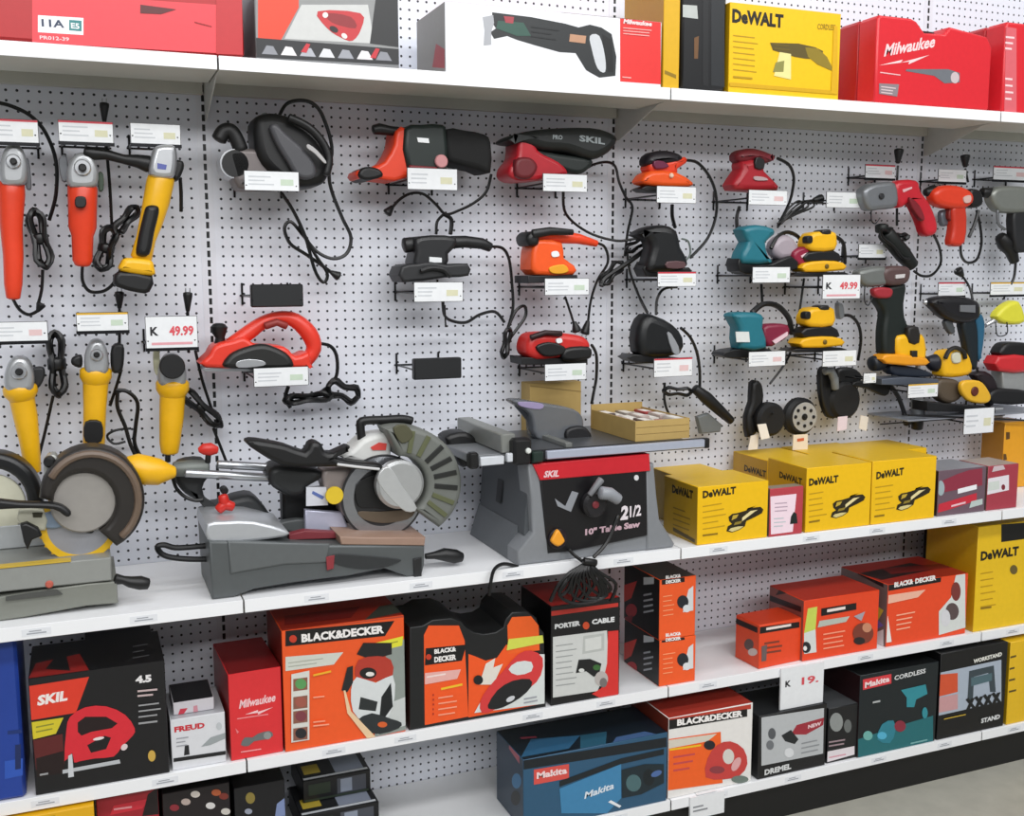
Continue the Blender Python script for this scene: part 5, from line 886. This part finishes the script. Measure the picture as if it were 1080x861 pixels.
MB(BLK).rev([(120, 498, 14), (136, 496, 13)], dB-1.5, 20).build('motor_neck', t)
MB(BLK).slab([(-15, 527), (20, 530), (52, 531), (66, 534), (75, 542), (70, 546), (56, 538), (20, 537), (-15, 538)], dB+2.6, 1, .25).build('handle_arm', t)
MB(mat('B9B8A6', .5)).slab([(20, 538), (46, 538), (48, 560), (22, 556)], dB+.6, 2, .2, 2).build('arm_bracket', t); MB(mat('3f3c20')).slab([(34, 541), (45, 541), (44, 546), (35, 546)], dB+.7, .1, 0, 0).build('sticker', t)
MB(BLK).slab([(21, 554), (28, 552), (40, 558), (44, 566), (34, 570), (29, 581), (25, 572)], dB+2, 1, .2, 0).build('wing_knob', t)
MB(mat('7b8ca0', .5)).slab([(46, 542), (72, 540), (76, 550), (60, 558), (46, 556)], dB+.5, 1, .2).build('dust_deflector', t)
MB(mat('AEB0AC', .4, .4)).slab([(47, 486), (58, 480), (62, 492), (58, 510), (48, 516)], dB, 2, .2).build('trunnion', t)
for (x, y, r) in ((52, 488, 6), (56, 510, 5)): MB(BLK).disc(x, y, r, dB+.9, .8, .2, 16).build('adjuster_knob', t)
MB(mat('8b8c88', .4, .4)).bx(at(60, 560, 9).x, at(95, 560, 9).x, -8.8, -5.5, zt, zt+3.5, .3).build('pivot_housing', t)
# -- saw cut off by the left edge
t = thing('mitre_saw', 'saw with black arched guard, mostly outside the left edge of the view', 'saw', (-29, -11, ZM))
m = MB(mat('1d1f22', .35)); m.slab(arcpts(-8, 532, 54, -8, 180, 22)+arcpts(-8, 532, 37, 180, -8, 16), 9, 3, .5, 0); m.build('blade_guard', t)
MB(mat('C9C8B4', .5)).disc(-10, 534, 34, 8.3, .5, .1, 40).build('blade_cover', t)
MB(mat('8a8c8e', .4, .4)).slab([(-46, 560), (-30, 540), (0, 540), (10, 575), (2, 600), (-46, 600)], 7.5, 3, .3).build('arm', t)
xa = at(-60, 600, 8).x; MB(mat('85877f', .5, .3)).bx(xa, X0-.1, -13, -4, ZM, ZM+3, .3).build('base', t)
# -- sliding compound mitre saw, middle
t = thing('mitre_saw', 'grey sliding mitre saw with black handle and ribbed grey blade guard, beside the table saw', 'saw', (8, -13, ZM))
CH = mat('5b5f60', .45, .3); CHD = mat('3e4143', .5)
P = lambda L: [(x/3.086+160, y/3.086+430) for x, y in L]
def zfix(pts, d): return [(at(x, y, d).x, max(ZM, at(x, y, d).z)) for x, y in pts]
q = zfix([(220, 571), (224, 634), (247, 634), (268, 622), (303, 616), (341, 611), (367, 608), (406, 600), (430, 612), (445, 612), (448, 596), (448, 576), (387, 575), (322, 575), (264, 571)], 16)
q = [(a, (ZM if i in (1, 2, 8, 9) else c)) for i, (a, c) in enumerate(q)]
MB(CH).prism(q, 16, 9.5, .25).build('base', t)
q = zfix([(240, 571), (243, 606), (300, 596), (345, 594), (348, 574)], 16.2); MB(mat('666a6b', .45, .3)).prism(q, 16.2, .5, .2).build('base_front_cover', t)
MB(CHD).slab([(352, 585), (380, 586), (420, 590), (419, 594), (400, 600), (375, 600), (352, 594)], 16.15, .25, .05).build('base_recess', t); MB(mat('8a2f36')).slab([(344, 588), (353, 586), (352, 600), (345, 602)], 16.3, .2, .05, 0).build('bevel_lock', t)
MB(mat('2a2b2d')).slab([(436, 590), (445, 588), (445, 609), (437, 610)], 16.2, 1, .1, 0).build('front_foot', t)
m = MB(mat('C3C6CA', .35, .5)).slab([(218, 553), (238, 550), (268, 550), (303, 560), (300, 567), (262, 572), (240, 574), (220, 572)], 15.6, 8, .3, 2); m.build('table', t)
MB(mat('9A7E6e', .5)).slab([(358, 566), (388, 567), (449, 567), (448, 576), (360, 575)], 16, 6.5, .15, 0).build('turntable', t)
MB(mat('7a2c34')).slab([(305, 564), (322, 560), (360, 562), (360, 568), (305, 570)], 14.0, 1, .1, 0).build('miter_scale', t)
MB(mat('C4C6DA', .35, .3)).slab([(322, 538), (361, 541), (367, 556), (362, 562), (322, 562)], 11.6, .8, .15, 0).build('fence', t); MB(mat('4c4f50')).slab([(294, 552), (322, 548), (322, 562), (300, 560)], 11, 1, .2).build('fence_bracket', t)
MB(mat('D8DBE4')).slab([(323, 514), (344, 514), (346, 533), (323, 534)], 12.2, .2, 0, 0).use('5a70b0').slab([(330, 518), (342, 524), (340, 527), (329, 521)], 12.25, .05, 0, 0).build('warning_card', t)
MB(mat('E2C22a')).disc(353, 523, 9.5, 13.2, .3, .05).build('yellow_sticker', t)
MB(BLK).rev([(449, 587, 3), (458, 586, 4), (468, 585, 7), (480, 587, 7.5), (487, 588, 5)], 14, 16).build('mitre_handle', t)
m = MB(mat('1c1d1f', .4, .5)).tube([(226, 575), (205, 577), (185, 578), (173, 575), (166, 577), (170, 584), (180, 588), (200, 590), (224, 590)], 12.5, .28, 4, 8); m.build('work_support', t)
MB(CHD).slab([(190, 490), (215, 487), (222, 500), (214, 516), (224, 534), (248, 526), (268, 524), (283, 540), (284, 550), (240, 552), (232, 546), (216, 532), (196, 522), (184, 505)], 8.8, 3.4, .6).build('rear_arm', t)
MB(mat('6b706c', .45, .3)).rev([(184, 495, 8), (200, 494, 9), (218, 494, 9)], 10, 16).build('rail_end_block', t)
m = MB(mat('C8281e', .35)); c = at(237, 532, 12)
for k in range(3): a = k*2.1+.3; m.rev([(237, 532, 6), (237+9*math.cos(a), 532+9*math.sin(a), 5)], 12.4, 12)
m.use(BLK).disc(237, 518, 4, 12, 1); m.build('bevel_knob', t)
m = MB(mat('C8281e', .35)); m.rev([(210, 475, 3), (214, 474, 6), (222, 474, 7), (229, 475, 4)], 10.5, 14, .8); m.build('rail_lock_knob', t); MB(BLK).rev([(220, 477, 3), (219, 488, 3)], 10.4, 10).build('knob_stem', t)
for a, b in (((196, 499), (300, 505)), ((230, 490), (300, 494))):
    MB(STEEL).path([at(a[0], a[1], 10.8 if a[1] > 495 else 9), at(b[0], b[1], 10.8 if a[1] > 495 else 9)], .42, 14).build('slide_rail', t)
MB(CORD).tube([(182, 503), (186, 515), (195, 524), (206, 528), (214, 527)], 9, .2).build('cord', t)
MB(mat('313436', .45)).slab([(284, 498), (297, 491), (335, 495), (340, 505), (326, 514), (320, 523), (308, 525), (297, 520), (286, 512)], 12, 4, .6).build('carriage', t)
MB(BLK).slab([(260, 468), (265, 464), (282, 466), (302, 470), (322, 477), (327, 469), (333, 466), (340, 469), (343, 476), (352, 478), (367, 471), (370, 474), (356, 484), (380, 488), (402, 490), (403, 497), (380, 496), (354, 493), (326, 494), (299, 492), (273, 478)], 14.4, 2.2, .5, 2).build('trigger_handle', t)
MB(mat('c9c9c9', .4)).rev([(356, 490, 1.5), (380, 493, 1.5), (400, 495, 1.5)], 14.6, 8).build('handle_slot', t)
MB(BLK).tube([(382, 466), (380, 448), (384, 444), (405, 443), (424, 442), (434, 444)], 11.5, .45, 3, 10).build('carry_handle', t)
MB(mat('D4D5D2', .4)).slab([(358, 482), (372, 474), (384, 463), (400, 458), (412, 460), (412, 486), (402, 494), (385, 490)], 12.6, 3.4, .5).build('gear_cover', t)
m = MB(mat('D4443c')).slab([(391, 472), (400, 467), (408, 468), (407, 475), (393, 475)], 12.75, .1, 0, 0); m.build('maker_mark', t)
MB(mat('A79c99', .4, .3)).slab([(341, 497), (360, 494), (404, 494), (402, 504), (390, 515), (380, 528), (364, 545), (356, 528), (344, 520)], 12.2, 3, .4).build('lower_cover', t)
dS = 12.8; m = MB(mat('4a4a4c', .35, .8)).disc(404, 524, 45, dS, .14, .02, 56)
m.build('blade', t); MB(mat('A9ABB0', .25, .9)).lathe(at(404, 524, dS+.05)+Vector((0, 0, 0)), [(.7*45*ipp(at(404, 524, dS)), -.03), (.95*45*ipp(at(404, 524, dS)), -.03), (.95*45*ipp(at(404, 524, dS)), .02), (.7*45*ipp(at(404, 524, dS)), .02), (.7*45*ipp(at(404, 524, dS)), -.03)], n=56).build('blade_rim', t)
MB(mat('17181a')).slab([(376, 512), (392, 502), (402, 504), (400, 518), (418, 538), (396, 536), (378, 534)], dS+.3, .2, .05).build('blade_opening', t)
MB(mat('6e6152', .4, .4)).slab([(378, 540), (400, 540), (436, 538), (430, 548), (404, 552), (384, 548)], dS+.2, .12, .03).build('blade_print', t)
q = arcpts(426, 510, 62, -52, 108, 26, 60)+arcpts(424, 512, 27, 95, -60, 12, 30)
MB(mat('6d706b', .5)).slab(q, dS+1.8, 3.8, .6, 0).build('upper_guard', t)
for k, a in enumerate((-38, -22, -5, 12, 28, 44, 62, 80)):
    c_, s_ = math.cos(math.radians(a)), math.sin(math.radians(a)); x, y = 426+46*c_, 510-45*s_
    MB(mat('2b2d2b') if k in (2, 3, 4, 5) else mat('5b5f42')).slab([(x-13*c_-2.5*s_, y+13*s_-2.5*c_), (x+11*c_-2.5*s_, y-11*s_-2.5*c_), (x+11*c_+2.5*s_, y-11*s_+2.5*c_), (x-13*c_+2.5*s_, y+13*s_+2.5*c_)], dS+1.95, .5, .05, 0).build('guard_rib', t)
MB(mat('4f4e38')).slab([(415, 452), (428, 448), (436, 460), (424, 468)], dS+2, .3, .1).build('dust_window', t)
MB(mat('C2C4C4', .3, .6)).disc(423, 512, 26, dS+2.2, 1.2, .3, 48).build('arbor_cover', t); MB(mat('C9CBCB', .35, .5)).slab([(398, 505), (410, 492), (425, 514), (440, 536), (428, 540), (410, 524)], dS+2.25, .4, .1).build('cover_plate', t)
MB(BLK).slab([(470, 462), (492, 456), (508, 470), (504, 484), (490, 494), (480, 480)], 8.5, 3, .5).build('dust_port', t)
MB(DK).bx(at(300, 560, 9).x, at(370, 560, 9).x, -8.5, -6.5, at(300, 566, 9).z, at(300, 520, 9).z, .3).build('rear_post', t)
# -- table saw
OY[0] = -8
t = thing('table_saw', 'portable table saw with red band, black front panel and splayed grey plastic legs', 'saw', (36, -12, ZM))
dF = 16.6; GL = mat('83868a', .5, .1); GD = mat('54585c', .5, .1)
def xx(px, d=dF): return xon(px, d, 42)
z0, z1 = ZM, at(600, 489, dF).z
m = MB(GD); xl, xr = xx(562), xx(684)
m.rings([[(xl-.6, -dF+1, ZM+3), (xr+.4, -dF+1, ZM+3), (xr+.4, -2.2, ZM+3), (xl-.6, -2.2, ZM+3)], [(xl, -dF+1, z1-.4), (xr, -dF+1, z1-.4), (xr, -2.2, z1-.4), (xl, -2.2, z1-.4)]]); m.build('body', t)
MB(BLK).add([(xl-.62, -9, ZM+5), (xl-.62, -7.4, ZM+5), (xl-.32, -7.4, ZM+7.6), (xl-.32, -9, ZM+7.6)], [(0, 3, 2, 1)]).build('vent', t)
# feet frames: front and rear legs on both sides
def leg(pts, dd, th, nm='leg'): MB(GL).prism([(at(x, y, dF).x, max(ZM, at(x, y, dF).z)) for x, y in pts], dd, th, .3).build(nm, t)
LL = [(556, 497), (568, 497), (572, 530), (577, 575), (592, 590), (592, 614), (546, 614), (546, 590), (562, 570), (560, 535)]
RL = [(680, 497), (690, 497), (693, 530), (696, 556), (712, 582), (710, 600), (682, 600), (682, 560)]
leg(LL, dF, 3); leg(RL, dF, 3)
for X_, s_ in ((at(548, 600, dF).x, 1), (at(709, 590, dF).x, -1)):
    m = MB(mat('6b6f73', .5)); m.rings([[(X_-(.25*s_), -dF+2.8, ZM), (X_+s_*1.2, -dF+2.8, ZM), (X_+s_*1.6, -dF+2.8, ZM+3.6), (X_+s_*.9, -dF+2.8, ZM+3.6)], [(X_-(.25*s_), -2, ZM), (X_+s_*1.2, -2, ZM), (X_+s_*1.6, -2, ZM+3.6), (X_+s_*.9, -2, ZM+3.6)]]); m.build('side_skirt', t)
MB(GL).prism([(at(x, y, dF).x, max(ZM, at(x, y, dF).z)) for x, y in [(578, 586), (700, 566), (702, 590), (660, 594), (585, 606)]], dF-.2, 1.2, .15).build('bottom_rail', t)
MB(mat('1b191d', .35)).slab([(570, 514), (682, 503), (683, 573), (640, 582), (600, 590), (578, 592)], dF+.1, 1.4, .1, 0).build('control_panel', t)
MB(mat('C8202c', .35)).slab([(562, 498), (685, 487), (686, 505), (570, 515)], dF+.2, 1.4, .1, 0).build('red_band', t)
class Fp(Box):
    def __init__(s): pass
f = Fp(); f.o = Vector((xl-2, -dF-.12, ZM)); f.X = Vector((1, 0, 0)); f.Y = Vector((0, 1, 0)); f.Z = Vector((0, 0, 1)); f.w, f.h, f.dep = 30, 14, 6; f.m = MB(mat('EDE6E6')); f.face('front')
def pr(nm): f.m.build(nm, t); f.m = MB(mat('EDE6E6'))
f.fo = Vector((xl-2, -dF-.22, ZM)); f.m = MB(mat('EDE6E6')); f.txt('E8C8CC', 'SKIL', 573, 512, 589, 511, 7, .04, .3); pr('maker_lettering')
f.fo = Vector((xl-2, -dF-.12, ZM)); f.txt('E6DDE2', '2', 654, 557, 662, 556, 15, .05, .1).txt('E6DDE2', '1/2', 664, 554, 676, 552, 12, .03); pr('power_lettering')
f.txt('C9A9B4', '10" Table Saw', 617, 573, 675, 564, 7, .05); pr('model_lettering')
f.poly('8d9096', [(585, 534), (596, 542), (603, 526), (610, 528), (602, 548), (588, 542)]); pr('tick_mark')
f.ell('d8d8da', 671, 512, 2.5, 3); pr('screw_cap')
MB(mat('2c2a2e', .4)).disc(629, 541, 14, dF+1.2, 1, .3).build('height_wheel', t); MB(mat('7d2c34')).disc(629, 541, 4, dF+1.4, .4, .1).build('wheel_hub', t)
m = MB(mat('8f9298', .4)).rev([(634, 528, 7), (643, 529, 7), (652, 535, 6)], dF+2, 14); m.build('crank_handle', t); MB(mat('77787c')).rev([(622, 530, 3), (634, 514, 4)], dF+1.5, 10).build('bevel_lever', t)
MB(mat('241020')).disc(589, 577, 11, dF+.4, .5, .1).build('switch_plate', t); MB(mat('F0A028', .4)).slab([(589, 567), (594, 574), (596, 580), (589, 585), (582, 580), (584, 574)], dF+.9, .5, .2).build('safety_switch', t)
# table, rails, fence, guard
zT = at(600, 482, dF).z; tl = xon(500, dF, zT); trr = xon(722, dF-1, zT)
xm = xon(560, dF, zT)
MB(mat('5f6266', .35, .5)).bx(xm, trr, -dF+.6, -2.2, zT-1, zT, .1).build('table_top', t)
MB(mat('85888b', .45, .4)).bx(tl, xm-.1, -dF+.8, -2.4, zT-1, zT-.05, .1).build('extension_wing', t)
for k in range(7): pass
dR = dF+.2; fr = [at(577, 492, dR), at(744, 476, dR)]
MB(mat('C7CEDF', .3, .5)).bx(xon(576, dR, zT), xon(743, dR, zT), -dR-.25, -dR+.3, zT-.85, zT+.05, .08).build('front_rail', t); MB(BLK).bx(xon(742, dR, zT), xon(747, dR, zT), -dR-.35, -dR+.35, zT-.95, zT+.15, .08).build('rail_cap', t)
MB(mat('1c1e22')).bx(xon(562, dR, zT), xon(746, dR, zT), -dR+.3, -dR+.7, zT-1.0, zT+.1).build('rail_backing', t)
MB(mat('E4E8EE', .3, .3)).bx(xon(506, dR, zT), xon(531, dR, zT), -dR-.25, -dR+.3, zT-1.0, zT-.1, .08).build('wing_rail', t); MB(mat('E4E8EE', .3, .3)).bx(xon(534, dR, zT), xon(545, dR, zT), -dR-.3, -dR+.3, zT-.8, zT+.1, .08).build('wing_rail_end', t)
MB(BLK).bx(xon(495, dR, zT), xon(505, dR, zT), -dR-.1, -dR+1, zT-1.3, zT+.4, .2).build('wing_rail_cap', t)
fa = xon(548, dR, zT); MB(mat('8F918C', .4, .4)).bx(fa-1.8, fa-.2, -dR+.6, -2.4, zT, zT+2.0, .12).build('rip_fence', t)
MB(BLK).bx(fa-.9, fa+1.2, -dR-.6, -dR+1.0, zT-1.2, zT+1.6, .3).build('fence_clamp', t); MB(mat('D8DCD8')).disc(558, 484, 3, dR+.9, .4, .1).build('clamp_knob', t); MB(mat('1e3a30')).bx(fa+1.3, fa+2.6, -dR-.4, -dR+.6, zT-1.1, zT+.1, .15).build('rail_scale_holder', t)
m = MB(mat('8d8f8b', .4, .5)).bx(xon(588, 12, zT)-.7, xon(588, 12, zT)+.1, -dF+1, -5, zT, zT+.5, .05); m.build('mitre_bar', t)
gm = mat('8c9096', .15, 0, .05, 60, None, .55)
MB(gm).slab([(541, 433), (548, 430), (575, 434), (606, 440), (616, 452), (612, 470), (596, 478), (566, 470), (560, 446)], 9.5, 2.2, .3).build('blade_guard', t)
MB(mat('5d6066', .3, .6)).slab([(541, 433), (560, 441), (566, 462), (572, 470), (566, 474), (556, 452)], 8.2, .3, .05).build('riving_knife', t); MB(mat('9a8db0', .4)).slab([(548, 432), (572, 434), (570, 440), (550, 437)], 9.6, .2, .05).build('guard_label', t)
MB(mat('232327')).slab([(598, 462), (616, 458), (625, 470), (612, 480), (600, 478)], 10, 2, .3).build('blade_insert', t)
cord(t, [(600, 588, dF+.6), (606, 594, dF+.9), (614, 600, dF+1.5)], dF, .2); cord(t, [(652, 552, dF+1.4), (640, 580, dF+1.4), (626, 596, dF+1.6)], dF, .2, name='lead')
o = cord(t, [(546, 606, dF), (532, 603, dF+.6), (522, 608, dF+1.3), (518, 620, dF+1.5), (516, 636, dF+1.5)], dF, .2, name='hanging_lead')
R = random.Random(9)
m = MB(CORD)
for k in range(12):
    a = 588+k*5.6; m.tube([(621+R.uniform(-3, 3), 602, dF+1.8), ((621+a)/2-3, 612, dF+2.2), (a, 626+R.uniform(-3, 8), dF+1.9), (a-6+R.uniform(-2, 2), 640+R.uniform(-8, 4), dF+1.7)], dF+1, .2, 4)
m.rev([(616, 600, 4), (628, 602, 4)], dF+2, 10); m.build('cord_bundle', t)
m = MB(CORD)
for k in range(4): m.tube([(621, 606, dF+2), (600+k*4, 618, dF+2.1), (590+k*14, 636, dF+1.8), (610+k*8, 645-k*3, dF+1.8), (640-k*2, 636, dF+1.8), (632, 616, dF+2.1)], dF+1, .18, 4)
m.build('loop_cord', t)
# cardboard trays
CB = mat('B79A5c', .7, 0, .1, 30); CBD = mat('8c7340', .7, 0, .1, 30)
dC = 15.2; X0 = xon(670, dC, zT+.05); X1 = xon(727, dC, zT+.05); h = at(669, 453, dC).z-zT
t = thing('cardboard_tray', 'open cardboard tray of small packets standing on the table saw', 'tray', (X0, -dC, zT+.03))
zb = zT+.03; b_ = -dC+11
for nm, a in (('front_wall', (X0, X1, -dC, -dC+.15, zb, zb+h)), ('back_wall', (X0, X1, b_-.15, b_, zb, zb+h+.6)), ('side_wall', (X0, X0+.15, -dC+.16, b_-.16, zb, zb+h)), ('side_wall', (X1-.15, X1, -dC+.16, b_-.16, zb, zb+h)), ('bottom', (X0+.16, X1-.16, -dC+.16, b_-.16, zb, zb+.12))): MB(CB).bx(*a).build(nm, t)
m = MB(CBD); 
for k in (1, 2): m.bx(X0+.1, X1-.1, -dC-.02, -dC, zb+h*k/3, zb+h*k/3+.06)
m.build('front_crease', t)
R = random.Random(4); cols = ['c9c4bc', '7d7468', 'e4ded4', '5a4c48', 'b9a8a0', '938a80', 'ddd2c4', '6b5a52', 'a53a3a']
w = (X1-X0-.5); n = 0
for r in range(3):
    for k in range(5):
        x = X0+.3+w*k/5; y = -dC+.5+r*3.4; hh = h*R.uniform(.8, 1.0)
        o = MB(mat(R.choice(cols), .4)).bx(x, x+w/5-.12, y, y+3.0, zb+.13, zb+hh, .08).use('EDE8E0').bx(x+.1, x+w/5-.25, y+.5, y+2.4, zb+hh, zb+hh+.01).build('packet')
        tag(o, 'small paper or plastic packet standing in the cardboard tray on the table saw', 'packet', 'small packets in the cardboard tray')
dC = 3.2; A = at(559, 404, dC); B = at(613, 412, dC); C = at(613, 438, dC)
t = thing('cardboard_tray', 'plain brown cardboard carton standing against the pegboard behind the table saw', 'tray', (A.x, -dC, zT))
MB(CB).bx(A.x, B.x, -dC, -.5, zT-6, B.z+.2, .05).build('carton', t); MB(CBD).add([(A.x, -dC-.02, A.z-1.2), (B.x, -dC-.02, B.z-1.0), (B.x, -dC-.02, B.z-1.1), (A.x, -dC-.02, A.z-1.3)], [(0, 1, 2, 3)]).build('crease', t)
OY[0] = 0
# price card clipped to the lip of the third shelf
z = DECK['third']; A = at(824, 712, 15.3); B = at(869, 706, 15.3)
m = MB(TAGW).bx(A.x, B.x, -15.3, -15.05, at(846, 745, 15.3).z, z-.1); w = B.x-A.x; zc = at(846, 722, 15.3).z
m.use('2a2a30').tri('K', Vector((A.x+w*.1, -15.32, zc)), Vector((w*.13, 0, 0)), Vector((0, 0, .8)), .04).use('D8505a').tri('19.', Vector((A.x+w*.48, -15.32, zc-.1)), Vector((w*.4, 0, 0)), Vector((0, 0, 1.0)), .03)
tag(m.build('price_card', loc=(A.x, -15.3, zc)), 'white price card with red figures hanging from the third shelf edge', 'card')
A = at(728, 850, 16.3); B = at(764, 845, 16.3)
m = MB(TAGW).bx(A.x, B.x, -16.3, -16.02, 3.2, 5.95).bx(A.x+1, B.x-1, -16.2, -15.7, 6.04, 6.1); m.use('8a8c90').bx(A.x+.4, A.x+1.8, -16.32, -16.3, 4.6, 4.8).bx(A.x+.4, A.x+2.4, -16.32, -16.3, 4.1, 4.3)
tag(m.build('price_card', loc=(A.x, -16.3, 3.2)), 'small white price card hanging from the lowest deck under the black-lettered orange carton', 'card')
